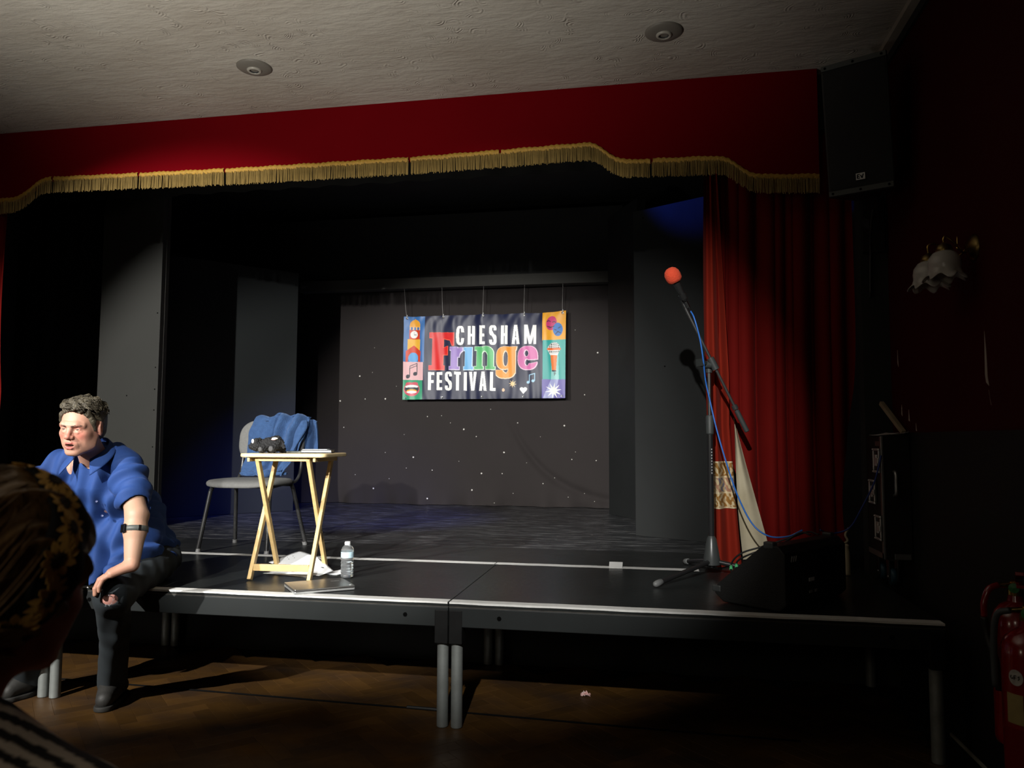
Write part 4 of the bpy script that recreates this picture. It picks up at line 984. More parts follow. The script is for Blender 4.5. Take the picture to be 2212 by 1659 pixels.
edge('edge_trim', cx0 - 0.001, cx0 + 0.006, cy0 + 0.002, cy0 + 0.10, cz1 - 0.05, cz1 - 0.05 + 0.024)
latch_m = mat('latch_chrome', (0.62, 0.63, 0.63), 0.4, metal=0.6)
for (zc, yc) in ((1.172, cy0 + 0.06), (0.835, cy0 + 0.06), (1.01, cy0 + 0.15)):
    b = MB(); x = cx0 - 0.004
    b.box(x, cx0 + 0.002, yc - 0.050, yc + 0.055, zc - 0.062, zc + 0.062)
    l = b.build('latch', mat('latch_dish', (0.10, 0.105, 0.105), 0.3, metal=1.0), fc, bevel=0.006)
    fr_ = MB()
    for (ya, yb, za, zb) in ((-.050,.055,.050,.062), (-.050,.055,-.062,-.050), (-.050,-.038,-.05,.05), (.043,.055,-.05,.05)): fr_.box(x - 0.007, x, yc+ya, yc+yb, zc+za, zc+zb)
    fr_.build('latch_rim', latch_m, l, bevel=0.003)
    b = MB(); b.box(x - 0.010, x, yc - 0.018, yc + 0.018, zc - 0.028, zc + 0.030); b.box(x - 0.014, x - 0.008, yc - 0.060, yc - 0.02, zc - 0.014, zc + 0.014); b.build('butterfly', latch_m, l, bevel=0.003)
    for (ya, za) in ((-.044, .056), (.049, .056), (-.044, -.056), (.049, -.056)):
        MB().lathe([(0.005, 0), (0.004, 0.003), (0.0005, 0.004)], 8, (x - 0.0065, yc + ya, zc + za), (-1, 0, 0), cap=False).build('rivet', latch_m, l, smooth=True)
b = MB(); b.tube(crom([(cx0 + 0.06, cy0 + 0.002, 1.00), (cx0 + 0.06, cy0 - 0.022, 1.01), (cx0 + 0.06, cy0 - 0.024, 1.06), (cx0 + 0.06, cy0 - 0.022, 1.11), (cx0 + 0.06, cy0 + 0.002, 1.118)], 6), 0.010, 10); b.build('handle', alu, fc, smooth=True)
for ya in (cy0 + 0.05, cy1 - 0.05):
    b = MB(); b.lathe([(0.02, -0.014), (0.042, -0.012), (0.044, 0.0), (0.042, 0.012), (0.02, 0.014)], 24, (cx0 + 0.05, ya, DZ + 0.0455), (1, 0, 0))
    wh = b.build('castor_wheel', mat('castor_blue', (0.02, 0.07, 0.11), 0.4), fc, smooth=True)
    b = MB(); b.box(cx0 + 0.028, cx0 + 0.033, ya - 0.02, ya + 0.02, DZ + 0.03, cz0 + 0.001); b.box(cx0 + 0.067, cx0 + 0.072, ya - 0.02, ya + 0.02, DZ + 0.03, cz0 + 0.001); b.box(cx0 + 0.02, cx0 + 0.08, ya - 0.03, ya + 0.03, cz0 - 0.006, cz0 + 0.001); b.cyl((cx0 + 0.026, ya, DZ + 0.0455), (cx0 + 0.074, ya, DZ + 0.0455), 0.006)
    b.build('castor_fork', chrome, fc)
for (i, (x0, y0, a, w_, l_, lab)) in enumerate(((1.165, 4.15, 0.25, 0.09, 0.12, 'pale curled paper on the flight case top, nearest the curtain'), (1.215, 4.0+0.06, -0.3, 0.08, 0.11, 'thin pale paper scrap on the flight case beside the wall'))):
    c, s = math.cos(a), math.sin(a)
    o = MB().grid(lambda u, v: (x0 + (u-.5)*w_*c - (v-.5)*l_*s, y0 + 0.07 + (u-.5)*w_*s + (v-.5)*l_*c, cz1 + 0.004 + 0.003*i + 0.010*(v-.5)**2 + 0.012*u*u), 8, 8).build('paper_sheet', mat('dusty_paper', (0.45, 0.41, 0.40), 0.8))
    mod_solid(o, 0.0012); tag(o, lab, 'paper')
o = MB().beam((1.205, 4.395, 1.475), (1.247, 4.18, 1.315), 0.022, 0.022).build('wooden_batten', mat('pale_batten', (0.35, 0.28, 0.18), 0.7, noise=0.5, nscale=10, stretch=(1,1,1)), bevel=0.002)
tag(o, 'pale wooden batten leaning in the corner above the flight case', 'batten')
tb = thing('rope_tassel', 'cream tied rope tassel hanging against the curtain by the case', 'tassel', (1.03, 4.44, DZ))
MB().tube(crom([(1.035, 4.45, 0.80), (1.015, 4.44, 0.765), (1.025, 4.435, 0.735), (1.012, 4.44, 0.72)], 6), 0.006, 8).build('cord', lining, tb, smooth=True)
MB().lathe([(0.006, 0.165), (0.014, 0.155), (0.010, 0.14), (0.016, 0.12), (0.018, 0.0)], 12, (1.02, 4.44, DZ + 0.002)).build('tassel_head', lining, tb, sa=40)
# ================================================================ CHAIR, TABLE AND WHAT LIES ABOUT
grey_fab = mat('grey_fabric', (0.150, 0.150, 0.145), 0.9, noise=0.5, nscale=60, col2=(0.10, 0.10, 0.098), bump=0.25, bscale=350)
worn_black = mat('worn_black_tube', (0.010, 0.010, 0.011), 0.28, noise=0.9, nscale=18, col2=(0.040, 0.040, 0.040), spec=0.5, stretch=(1, 1, 0.3))
ch = thing('stacking_chair', 'grey upholstered stacking chair under the blue fleece', 'chair', (-2.61, 4.70, DZ))
XCc = -2.608
feet = {(-1, 0): (-2.852, 4.470), (1, 0): (-2.385, 4.475), (-1, 1): (-2.868, 4.935), (1, 1): (-2.345, 4.930)}
for s in (-1, 1):
    f0 = Vector((*feet[(s, 0)], DZ)); f1 = Vector((*feet[(s, 1)], DZ))
    xt = XCc + s*0.205
    top0 = Vector((xt, 4.535, 0.955)); top1 = Vector((xt, 4.835, 0.965))
    for (f, tp_) in ((f0, top0), (f1, top1)):
        l = MB().tube([f + Vector((0, 0, 0.02)), tp_ - (tp_-f)*0.06], [0.0135, 0.0135], 14).build('leg', worn_black, ch, sa=40)
        MB().tube([f + Vector((0, 0, 0.001)), f + (tp_-f)*0.055], [0.0165, 0.015], 14).build('foot_cap', mat('foot_grey', (0.14, 0.14, 0.14), 0.5), l, sa=40)
    k0 = top0 - (top0-f0)*0.06; k1 = top1 - (top1-f1)*0.06
    MB().tube(crom([k0, top0 + Vector((0, 0.02, 0.004)), top0 + Vector((0, 0.06, 0.012)), top1 + Vector((0, -0.06, 0.012)), top1 + Vector((0, -0.02, 0.004)), k1], 6), 0.0135, 14).build('side_rail', worn_black, ch, smooth=True)
    MB().tube(crom([(xt, 4.80, 0.972), (xt + s*0.012, 4.875, 0.99), (xt + s*0.015, 4.925, 1.06), (xt + s*0.012, 4.95, 1.20)], 6), [0.011]*19, 12).build('back_upright', chrome if False else worn_black, ch, smooth=True)
for yy in (4.56, 4.80): MB().cyl((XCc-0.205, yy, 0.962), (XCc+0.205, yy, 0.962), 0.009).build('cross_rail', worn_black, ch, sa=40)
def rounded(nx, hx, hy, p):
    return [(hx*math.copysign(abs(math.cos(a))**(2/p), math.cos(a)), hy*math.copysign(abs(math.sin(a))**(2/p), math.sin(a))) for a in [2*PI*k/nx for k in range(nx)]]
def cushion(outline, layers, frame):
    """stacked outlines (scale, height) mapped through frame(x, y, h)"""
    vs = []; n = len(outline)
    for (s, h) in layers: vs += [frame(x*s, y*s, h) for x, y in outline]
    fs = [tuple(reversed(range(n)))]
    for i in range(len(layers)-1): fs += [(i*n+k, i*n+(k+1) % n, (i+1)*n+(k+1) % n, (i+1)*n+k) for k in range(n)]
    fs.append(tuple((len(layers)-1)*n+k for k in range(n)))
    return vs, fs
lay = [(0.94, -0.002), (0.985, 0.003), (1.0, 0.014), (0.99, 0.026), (0.95, 0.035), (0.85, 0.040), (0.6, 0.042), (0.3, 0.041)]
v_, f_ = cushion(rounded(64, 0.245, 0.225, 3.4), lay, lambda x, y, h: (XCc + x, 4.655 + y, 0.972 + h*0.9 - 0.035*max(0, -y/0.225 - 0.45)**2*1.4))
mesh_obj('seat', v_, f_, grey_fab, ch, True)
v_, f_ = cushion(rounded(64, 0.243, 0.155, 3.0), lay, lambda x, y, h: (XCc + x, 4.945 - h - 0.02*(1-(x/0.243)**2)*-1.0 + 0.06*(y/0.155)*0.3, 1.255 + y))
mesh_obj('backrest', v_, f_, grey_fab, ch, True)

# ---- blue fleece draped over the chair back
fleece = mat('blue_fleece', (0.032, 0.078, 0.190), 0.95, noise=0.7, nscale=40, col2=(0.020, 0.050, 0.130), bump=0.5, bscale=160, sheen=0.5)
tw = thing('blue_fleece', 'blue plush fleece draped over the chair back', 'blanket', (-2.50, 4.9, 1.0))
prof_f = [(4.80, 1.022), (4.832, 1.08), (4.862, 1.17), (4.872, 1.26), (4.878, 1.34), (4.888, 1.398), (4.915, 1.430), (4.958, 1.428), (4.988, 1.39), (5.0, 1.31), (5.005, 1.20), (5.01, 1.13)]
pf = crom([(0, y, z) for y, z in prof_f], 8)
def fleece_main(u, v):
    i = v*(len(pf)-1); k = min(int(i), len(pf)-2); t = i-k
    y = pf[k][1]*(1-t) + pf[k+1][1]*t; z = pf[k][2]*(1-t) + pf[k+1][2]*t
    front = max(0, min(1, (0.62 - v)/0.3))
    xl = -2.765 + 0.05*min(1, v/0.5)**2 + (0.03 if v < 0.1 else 0.0)*0; xr = -2.335 - 0.13*(1 - min(1, v/0.40))**1.5
    x = xl + (xr - xl)*u
    a = max(0.0, min(1.0, (u - 0.30)/0.2))
    diag = math.sin(x*52 - z*22 + 0.6*math.sin(z*9)) * 0.032 * a
    crease = -0.026*math.exp(-((u - 0.40 - 0.09*(z-1.25)*2)/0.028)**2)*max(0, min(1, (z-1.1)/0.15))
    soft = 0.012*math.sin(x*23 + 1) + 0.009*math.sin(z*27 + x*19) + 0.005*math.sin(x*61 + z*47)
    d = diag + crease + soft
    zt = 0.0
    if v > 0.45: zt = 0.012*math.sin(u*17 + 0.5) + 0.012*math.exp(-((u-0.55)/0.12)**2) - 0.03*max(0, 0.25-u)*1.8
    return (x, y - d*(1 if v < 0.6 else -0.5) - 0.012*a*front, z + zt*max(0, 1-abs(v-0.58)/0.30))
o = MB().grid(fleece_main, 90, 90).build('front_drape', fleece, tw, smooth=True); mod_solid(o, 0.009, -1)
def fleece_right(u, v):   # loose end falling outside the right edge of the chair back
    top = 1.405 - 0.02*(2*u-1)**2
    z = top - (0.245 - 0.02*u)*v
    x = -2.375 + 0.10*u + 0.012*v*u + 0.012*math.sin(u*PI)*0
    y = 4.93 + 0.075*math.sin(u*PI*0.9 + 0.1) + 0.014*math.sin(u*16 + v*2) - 0.03*(1-v)**3
    return (x, y, z)
o = MB().grid(fleece_right, 30, 40).build('side_drape', fleece, tw, smooth=True); mod_solid(o, 0.010, -1)
def fleece_diag(u, v):    # twisted roll running down across the front
    p0 = Vector((-2.355, 4.90, 1.395)); p1 = Vector((-2.475, 4.815, 1.055))
    c = p0.lerp(p1, v) + Vector((0.022*math.sin(v*PI), -0.012, 0.0))
    a = 2*PI*u; r = (0.026 + 0.010*math.sin(v*9))*(0.6 + 0.4*math.sin(v*PI)**0.5)*(1 + 0.14*math.sin(3*a + v*9))
    return (c.x + 1.15*r*math.cos(a), c.y + 0.8*r*math.sin(a), c.z + 0.3*r*math.cos(a))
MB().grid(fleece_diag, 28, 40).build('twisted_roll', fleece, tw, smooth=True)
def fleece_hem(u, v):     # bunched hem resting on the seat
    a = 2*PI*v; x = -2.765 + 0.34*u; r = (0.020 + 0.007*math.sin(u*14) + 0.004*math.sin(u*33))*math.sin(max(0.02, min(PI-0.02, u*PI)))**0.4
    return (x, 4.795 + r*1.25*math.cos(a) + 0.012*math.sin(u*9), 1.036 + r*math.sin(a))
MB().grid(fleece_hem, 60, 18).build('bunched_hem', fleece, tw, smooth=True)

# ---- folding tray table
pine = mat('pale_pine', (0.62, 0.44, 0.20), 0.45, noise=0.6, nscale=9, col2=(0.50, 0.33, 0.13), stretch=(2, 12, 2), bump=0.05, bscale=40)
pine_top = mat('pale_pine_top', (0.66, 0.52, 0.30), 0.5, noise=0.6, nscale=8, col2=(0.55, 0.41, 0.20), stretch=(1.5, 14, 2))
tt = thing('folding_table', 'pale pine folding tray table in front of the chair', 'table', (-1.88, 3.82, DZ))
ta = math.radians(4.0); TC = Vector((-1.882, 3.815, 0)); ex = Vector((math.cos(ta), math.sin(ta), 0)); ey = Vector((-math.sin(ta), math.cos(ta), 0))
def TP(x, y, z): return TC + ex*x + ey*y + Vector((0, 0, z))
TZ = 1.195
v_, f_ = cushion(rounded(72, 0.232, 0.178, 14), [(0.985, -0.019), (1.0, -0.015), (1.0, -0.004), (0.988, 0.0)], lambda x, y, h: tuple(TP(x, y, TZ + h)))
o = mesh_obj('table_top', v_, f_, pine_top, tt); mod_smooth_angle(o, 30)
for xx in (-0.165, 0.150):
    so = 1 if xx < 0 else -1
    lg = MB(); lg.beam(TP(xx, -0.150, DZ + 0.002), TP(xx + 0.002, 0.140, TZ - 0.024), 0.020, 0.030, up=tuple(ey)); lg.build('leg', pine, tt, bevel=0.003)
    lg = MB(); lg.beam(TP(xx + so*0.021, 0.150, DZ + 0.002), TP(xx + so*0.021, -0.140, TZ - 0.024), 0.020, 0.030, up=tuple(ey)); lg.build('leg', pine, tt, bevel=0.003)
    MB().cyl(TP(xx - 0.012 + (0.0 if so > 0 else 0.0), 0, (DZ+TZ)/2 - 0.012), TP(xx + 0.03*so, 0, (DZ+TZ)/2 - 0.012), 0.004).build('pivot_bolt', steel, tt)
    MB().beam(TP(xx - 0.018*so, -0.165, TZ - 0.031), TP(xx - 0.018*so, 0.165, TZ - 0.031), 0.014, 0.022).build('cleat', pine, tt, bevel=0.002)
MB().beam(TP(-0.155, -0.128, DZ + 0.062), TP(0.140, -0.128, DZ + 0.062), 0.014, 0.034).build('lower_stretcher', pine, tt, bevel=0.002)
MB().beam(TP(-0.165, 0.142, TZ - 0.030), TP(0.150, 0.142, TZ - 0.030), 0.020, 0.020).build('top_dowel', pine, tt, bevel=0.003)
MB().beam(TP(-0.142, -0.140, TZ - 0.030), TP(0.127, -0.140, TZ - 0.030), 0.020, 0.020).build('top_dowel', pine, tt, bevel=0.003)

# ---- things on the table
nb = thing('notebook', 'dark notebook with white sheets on the pine table', 'notebook', (-1.775, 3.83, TZ))
def NP(x, y, z): a = math.radians(14); return Vector((-1.772 + x*math.cos(a) - y*math.sin(a), 3.845 + x*math.sin(a) + y*math.cos(a), TZ + z))
def nbox(x0, x1, y0, y1, z0, z1):
    p = [NP(x0,y0,z0),NP(x1,y0,z0),NP(x1,y1,z0),NP(x0,y1,z0),NP(x0,y0,z1),NP(x1,y0,z1),NP(x1,y1,z1),NP(x0,y1,z1)]
    return MB().add(p, [(0,3,2,1),(4,5,6,7),(0,1,5,4),(1,2,6,5),(2,3,7,6),(3,0,4,7)])
nbox(-0.075, 0.085, -0.052, 0.055, 0.001, 0.006).build('back_cover', black_plastic, nb, bevel=0.001)
nbox(-0.072, 0.082, -0.049, 0.052, 0.006, 0.015).build('page_block', paper, nb)
nbox(-0.075, 0.085, -0.052, 0.055, 0.015, 0.0185).build('front_cover', black_plastic, nb, bevel=0.001)
nbox(-0.070, 0.060, -0.040, 0.050, 0.0188, 0.0205).build('white_sheet', paper, nb)
ph = thing('mobile_phone', 'flat grey mobile phone lying between the soft toy and notebook', 'phone', (-1.885, 3.86, TZ))
MB().prism([tuple(Vector((-1.893, 3.86, TZ + 0.001)) + Vector((0.068*x - 0.014*y, 0.018*x + 0.04*y, 0))) for x, y in ((-1,-.9),(-.9,-1),(.9,-1),(1,-.9),(1,.9),(.9,1),(-.9,1),(-1,.9))], (0, 0, 0.009)).build('body', mat('phone_grey', (0.10, 0.11, 0.10), 0.3, spec=0.6), ph, bevel=0.002)
MB().prism([tuple(Vector((-1.893, 3.86, TZ + 0.010)) + Vector((0.068*x - 0.014*y, 0.018*x + 0.04*y, 0))*0.95) for x, y in ((-1,-1),(1,-1),(1,1),(-1,1))], (0, 0, 0.0006)).build('screen', mat('phone_glass', (0.03, 0.035, 0.03), 0.12, spec=0.7), ph)

# ---- water bottle
bt_ = thing('water_bottle', 'clear plastic water bottle with white cap beside the table', 'bottle', (-1.576, 3.815, DZ))
pet = mat('clear_plastic', (0.95, 0.98, 1.0), 0.06, trans=0.92, ior=1.30, spec=0.6)
bo = (-1.576, 3.815, DZ)
prof = [(0.0005, 0.004), (0.022, 0.002), (0.029, 0.004), (0.033, 0.012)]
for k in range(5):
    z = 0.018 + 0.016*k; prof += [(0.0335, z), (0.031, z + 0.006), (0.0335, z + 0.012)]
prof += [(0.0335, 0.104), (0.0325, 0.106), (0.0325, 0.136), (0.0335, 0.138), (0.0325, 0.146), (0.027, 0.158), (0.019, 0.167), (0.0128, 0.172), (0.0125, 0.176)]
MB().lathe(prof, 32, bo, cap=False).build('shell', pet, bt_, smooth=True)
wp = [(0.0005, 0.006), (0.028, 0.007)] + [(r - 0.0022, z) for r, z in prof[3:16] if z < 0.088] + [(0.030, 0.089), (0.0005, 0.089)]
MB().lathe(wp, 32, bo, cap=False).build('water', mat('water', (0.9, 0.97, 1.0), 0.02, trans=1.0, ior=1.33), bt_, smooth=True)
MB().lathe([(0.0331, 0.106), (0.0333, 0.108), (0.0333, 0.134), (0.0331, 0.136)], 32, bo, cap=False).build('label', mat('pale_blue_label', (0.52, 0.68, 0.74), 0.4, noise=0.8, nscale=90, col2=(0.30, 0.48, 0.58), stretch=(1, 1, 3)), bt_, smooth=True)
MB().lathe([(0.0145, 0.170), (0.0150, 0.172), (0.0150, 0.184), (0.0140, 0.187), (0.0005, 0.187)], 28, bo, cap=False).build('cap', mat('white_cap', (0.8, 0.8, 0.8), 0.4), bt_, sa=40)

# ---- loose papers under the table
def sheet(c00, c10, c11, c01, lab, bulge=0.006, n=10, m=paper):
    q = [Vector(p) for p in (c00, c10, c11, c01)]
    def f(u, v):
        p = q[0]*(1-u)*(1-v) + q[1]*u*(1-v) + q[2]*u*v + q[3]*(1-u)*v
        p = p.copy(); p.z += bulge*math.sin(u*PI)*math.sin(v*2.2) + bulge*0.3*math.sin(u*5+v*3)*v
        return tuple(p)
    o = MB().grid(f, n, n).build('paper_sheet', m, smooth=True); mod_solid(o, 0.0012, 1)
    return tag(o, lab, 'paper', 'loose papers under the folding table')
z0 = DZ + 0.002
s1 = sheet((-2.060, 3.835, z0), (-1.775, 3.775, z0), (-1.735, 3.98, z0 + 0.004), (-2.03, 4.04, z0 + 0.004), 'lowest curled white paper under the table stretcher', 0.010)
S2 = [Vector((-1.905, 3.83, z0 + 0.020)), Vector((-1.76, 3.985, z0 + 0.060)), Vector((-1.985, 4.11, z0 + 0.082)), Vector((-2.105, 3.975, z0 + 0.036))]
s2 = sheet(*S2, 'tilted white sheet with small black dots leaning on table legs', 0.004)
s3 = sheet((-1.782, 3.79, z0 + 0.014), (-1.718, 3.785, z0 + 0.008), (-1.690, 3.90, z0 + 0.016), (-1.815, 3.985, z0 + 0.068), 'white folded leaflet with a small dark mark by the right table legs', 0.003)
s4 = sheet((-1.76, 3.90, z0 + 0.001), (-1.66, 3.87, z0), (-1.61, 3.985, z0), (-1.70, 4.03, z0), 'white paper corner poking out behind the water bottle', 0.002)
for (u, v) in ((0.48, 0.84), (0.62, 0.80), (0.56, 0.66), (0.42, 0.70)):
    p = S2[0]*(1-u)*(1-v) + S2[1]*u*(1-v) + S2[2]*u*v + S2[3]*(1-u)*v
    p.z += 0.004*math.sin(u*PI)*math.sin(v*2.2) + 0.0012*math.sin(u*5+v*3)*v
    MB().cyl(p + Vector((0, 0, 0.001)), p + Vector((0, 0.0005, 0.0022)), 0.0035, n=8).build('punched_dot', hole_mat, s2)
p = Vector((-1.760, 3.890, z0 + 0.0345)); MB().beam(p, p + Vector((0.022, -0.008, 0)), 0.006, 0.002).build('printed_mark', hole_mat, s3)

# ---- closed laptop
lp = thing('laptop', 'closed silver laptop lying at the front edge of the deck', 'laptop', (-1.595, 3.53, DZ))
LA = [Vector((-1.781, 3.525, 0)), Vector((-1.640, 3.350, 0)), Vector((-1.412, 3.520, 0)), Vector((-1.553, 3.695, 0))]
lc = sum(LA, Vector())/4
def lslab(z0, z1, s, name, m, par):
    poly = []
    for i in range(4):
        a, b2, c = LA[i-1], LA[i], LA[(i+1) % 4]
        for t in (0.06, 0.02): poly.append(b2.lerp(a, t))
        poly.append(b2.lerp((a+c)/2, 0.012))
        for t in (0.02, 0.06): poly.append(b2.lerp(c, t))
    poly = [tuple(lc + (p-lc)*s + Vector((0, 0, z0))) for p in poly]
    return MB().prism(poly, (0, 0, z1-z0)).build(name, m, par, bevel=0.0015)
lap_m = mat('laptop_silver', (0.30, 0.29, 0.275), 0.28, metal=0.85)
lslab(DZ + 0.003, DZ + 0.0125, 1.0, 'base', mat('laptop_edge', (0.5, 0.51, 0.51), 0.35, metal=0.7), lp)
lslab(DZ + 0.0125, DZ + 0.0155, 0.985, 'gap', hole_mat, lp)
lid = lslab(DZ + 0.0155, DZ + 0.0225, 1.0, 'lid', lap_m, lp)
for k in ((0.2, 0.2), (0.8, 0.2), (0.2, 0.8), (0.8, 0.8)):
    p = LA[0].lerp(LA[1], k[0]).lerp(LA[3].lerp(LA[2], k[0]), k[1])
    MB().cyl((p.x, p.y, DZ), (p.x, p.y, DZ + 0.0035), 0.006, n=10).build('rubber_foot', hose_mat, lp)
p = LA[3].lerp(LA[2], 0.30) + (LA[0]-LA[3])*0.12
MB().beam(p + Vector((0,0,DZ+0.0225)), p + (LA[0]-LA[3])*0.14 + Vector((0,0,DZ+0.0225)), 0.004, 0.001).build('lid_logo', mat('logo_grey', (0.5, 0.5, 0.5), 0.3, metal=0.8), lid)
p = LA[2].lerp(LA[3], 0.10) + (LA[0]-LA[3])*0.06
MB().cyl(p + Vector((0,0,DZ+0.0225)), p + Vector((0,0,DZ+0.0232)), 0.005, n=12).build('lid_sticker', paper, lid)

# ---- floor litter and cable
fcb = thing('floor_cable', 'thin black cable lying straight across the parquet floor', 'cable', (-0.9, 3.55, 0))
cp = [(-4.2, 3.66, 0.004), (-2.9, 3.622, 0.004), (-2.09, 3.595, 0.004), (-1.5, 3.575, 0.004), (-0.9, 3.555, 0.004), (0.0, 3.515, 0.004), (0.6, 3.50, 0.004)]
MB().tube(crom(cp, 8), 0.004, 6).build('lead', mat('matt_black_cable', (0.004, 0.004, 0.004), 0.95, spec=0.1), fcb, smooth=True)
MB().tube(crom([(-1.16, 3.562, 0.007), (-1.14, 3.562, 0.008), (-1.02, 3.557, 0.008), (-0.995, 3.557, 0.007)], 4), 0.008, 8).build('connector', hose_mat, fcb, smooth=True)
b = MB()
random.seed(4)
n = 14
vs = [(-0.346 + 0.045*(i/n-0.5) + random.uniform(-.004, .004), 3.905 + 0.03*(j/n-0.5) + random.uniform(-.004, .004), 0.002 + abs(random.gauss(0, 0.006)) + 0.012*math.sin(i/n*PI)*math.sin(j/n*PI)) for j in range(n+1) for i in range(n+1)]
fs = [(j*(n+1)+i, j*(n+1)+i+1, (j+1)*(n+1)+i+1, (j+1)*(n+1)+i) for j in range(n) for i in range(n)]
o = b.add(vs, fs).build('crumpled_tissue', mat('tissue_pink_white', (0.7, 0.6, 0.58), 0.9, noise=0.8, nscale=60, col2=(0.65, 0.2, 0.16)))
tag(o, 'crumpled white tissue on the parquet floor under the deck', 'litter')
# ================================================================ ORGANIC SHAPES (distance fields meshed with surface nets)
class Field:
    def __init__(s, lo, hi, h):
        s.lo = np.array(lo, np.float32); s.h = float(h)
        s.n = (np.ceil((np.array(hi) - np.array(lo))/h).astype(int) + 1)
        s.F = np.full(tuple(s.n), 1.0, np.float32)
    def _blk(s, lo, hi, pad):
        a = np.clip(np.floor((np.array(lo) - pad - s.lo)/s.h).astype(int), 0, s.n)
        b = np.clip(np.ceil((np.array(hi) + pad - s.lo)/s.h).astype(int) + 1, 0, s.n)
        if (b <= a).any(): return None
        ax = [s.lo[i] + s.h*np.arange(a[i], b[i], dtype=np.float32) for i in range(3)]
        return tuple(slice(a[i], b[i]) for i in range(3)), ax[0][:, None, None], ax[1][None, :, None], ax[2][None, None, :]
    def _op(s, sl, d, k, sub):
        A = s.F[sl]
        if sub: A = -A
        if k > 0:
            h = np.clip(0.5 + 0.5*(A - d)/k, 0, 1); r = A*(1-h) + d*h - k*h*(1-h)
        else: r = np.minimum(A, d)
        s.F[sl] = -r if sub else r
    def cone(s, a, b, ra, rb, k=0.0, sub=False):
        a = np.array(a, np.float32); b = np.array(b, np.float32); R = max(ra, rb)
        q = s._blk(np.minimum(a, b) - R, np.maximum(a, b) + R, 2*k + 0.012)
        if q is None: return s
        sl, X, Y, Z = q; v = b - a; L2 = float(v@v) + 1e-12
        px, py_, pz = X-a[0], Y-a[1], Z-a[2]
        t = np.clip((px*v[0] + py_*v[1] + pz*v[2])/L2, 0, 1)
        d = np.sqrt((px-t*v[0])**2 + (py_-t*v[1])**2 + (pz-t*v[2])**2) - (ra + (rb-ra)*t)
        s._op(sl, d.astype(np.float32), k, sub); return s
    def chain(s, pts, rads, k=0.0, sub=False):
        for i in range(len(pts)-1): s.cone(pts[i], pts[i+1], rads[i], rads[i+1], k, sub)
        return s
    def ell(s, c, r, k=0.0, sub=False, R=None):
        c = np.array(c, np.float32); r = np.array(r, np.float32); m = float(r.max())
        q = s._blk(c - m, c + m, 2*k + 0.012)
        if q is None: return s
        sl, X, Y, Z = q; px, py_, pz = X-c[0], Y-c[1], Z-c[2]
        if R is not None:
            R = np.array(R, np.float32)      # rows: local axes
            px, py_, pz = (R[0,0]*px + R[0,1]*py_ + R[0,2]*pz, R[1,0]*px + R[1,1]*py_ + R[1,2]*pz, R[2,0]*px + R[2,1]*py_ + R[2,2]*pz)
        k0 = np.sqrt((px/r[0])**2 + (py_/r[1])**2 + (pz/r[2])**2); k1 = np.sqrt((px/r[0]**2)**2 + (py_/r[1]**2)**2 + (pz/r[2]**2)**2) + 1e-9
        s._op(sl, (k0*(k0-1)/k1).astype(np.float32), k, sub); return s
    def disp(s, fn):
        ax = [s.lo[i] + s.h*np.arange(s.n[i], dtype=np.float32) for i in range(3)]
        near_ = np.nonzero(np.abs(s.F) < 0.04)
        P = np.stack([ax[i][near_[i]] for i in range(3)], 1)
        s.F[near_] += fn(P).astype(np.float32); return s
    def mesh(s):
        F = s.F; S = F < 0; nx, ny, nz = F.shape
        cnt = np.zeros((nx-1, ny-1, nz-1), np.int8)
        cor = [(i, j, k) for i in (0, 1) for j in (0, 1) for k in (0, 1)]
        for (i, j, k) in cor: cnt += S[i:nx-1+i, j:ny-1+j, k:nz-1+k]
        act = np.nonzero((cnt > 0) & (cnt < 8)); N_ = len(act[0])
        idx = np.full(cnt.shape, -1, np.int32); idx[act] = np.arange(N_)
        acc = np.zeros((N_, 3)); num = np.zeros(N_)
        for (i, j, k) in cor:
            for ax in range(3):
                e = [i, j, k]
                if e[ax] == 1: continue
                e2 = e.copy(); e2[ax] = 1
                a = F[act[0]+i, act[1]+j, act[2]+k]; b = F[act[0]+e2[0], act[1]+e2[1], act[2]+e2[2]]
                c = (a < 0) != (b < 0); t = np.where(c, a/np.where(c, a-b, 1), 0)
                p = np.tile(np.array([i, j, k], float), (N_, 1)); p[:, ax] += t
                acc += p*c[:, None]; num += c
        V = (acc/num[:, None] + np.stack(act, 1))*s.h + s.lo
        quads = []
        for ax in range(3):
            o1, o2 = [(1, 2), (2, 0), (0, 1)][ax]
            sa = [slice(None)]*3; sb = [slice(None)]*3; sa[ax] = slice(0, -1); sb[ax] = slice(1, None)
            A, B = S[tuple(sa)], S[tuple(sb)]
            e = np.nonzero(A != B); e = np.stack(e, 1)
            m = (e[:, o1] >= 1) & (e[:, o2] >= 1) & (e[:, o1] < F.shape[o1]-1) & (e[:, o2] < F.shape[o2]-1); e = e[m]
            if len(e) == 0: continue
            def cell(d1, d2):
                c = e.copy(); c[:, o1] -= d1; c[:, o2] -= d2
                return idx[c[:, 0], c[:, 1], c[:, 2]]
            q = np.stack([cell(1, 1), cell(0, 1), cell(0, 0), cell(1, 0)], 1)
            flip = ~A[e[:, 0], e[:, 1], e[:, 2]]
            q[flip] = q[flip][:, ::-1]
            quads.append(q)
        Q = np.concatenate(quads); Q = Q[(Q >= 0).all(1)]
        return V, Q
def join(parts):
    vs, qs, n = [], [], 0
    for V, Q in parts: vs.append(V); qs.append(Q + n); n += len(V)
    return np.concatenate(vs), np.concatenate(qs)
def frame(C, fwd, up=(0, 0, 1), roll=0.0):
    f = Vector(fwd).normalized(); l = Vector(up).cross(f).normalized(); u = f.cross(l)
    if roll: q = Matrix.Rotation(roll, 3, f); l = q @ l; u = q @ u
    A = np.array([f, l, u]); C = np.array(C)
    return (lambda P: np.asarray(P) @ A + C), (lambda P: (np.asarray(P) - C) @ A.T), A

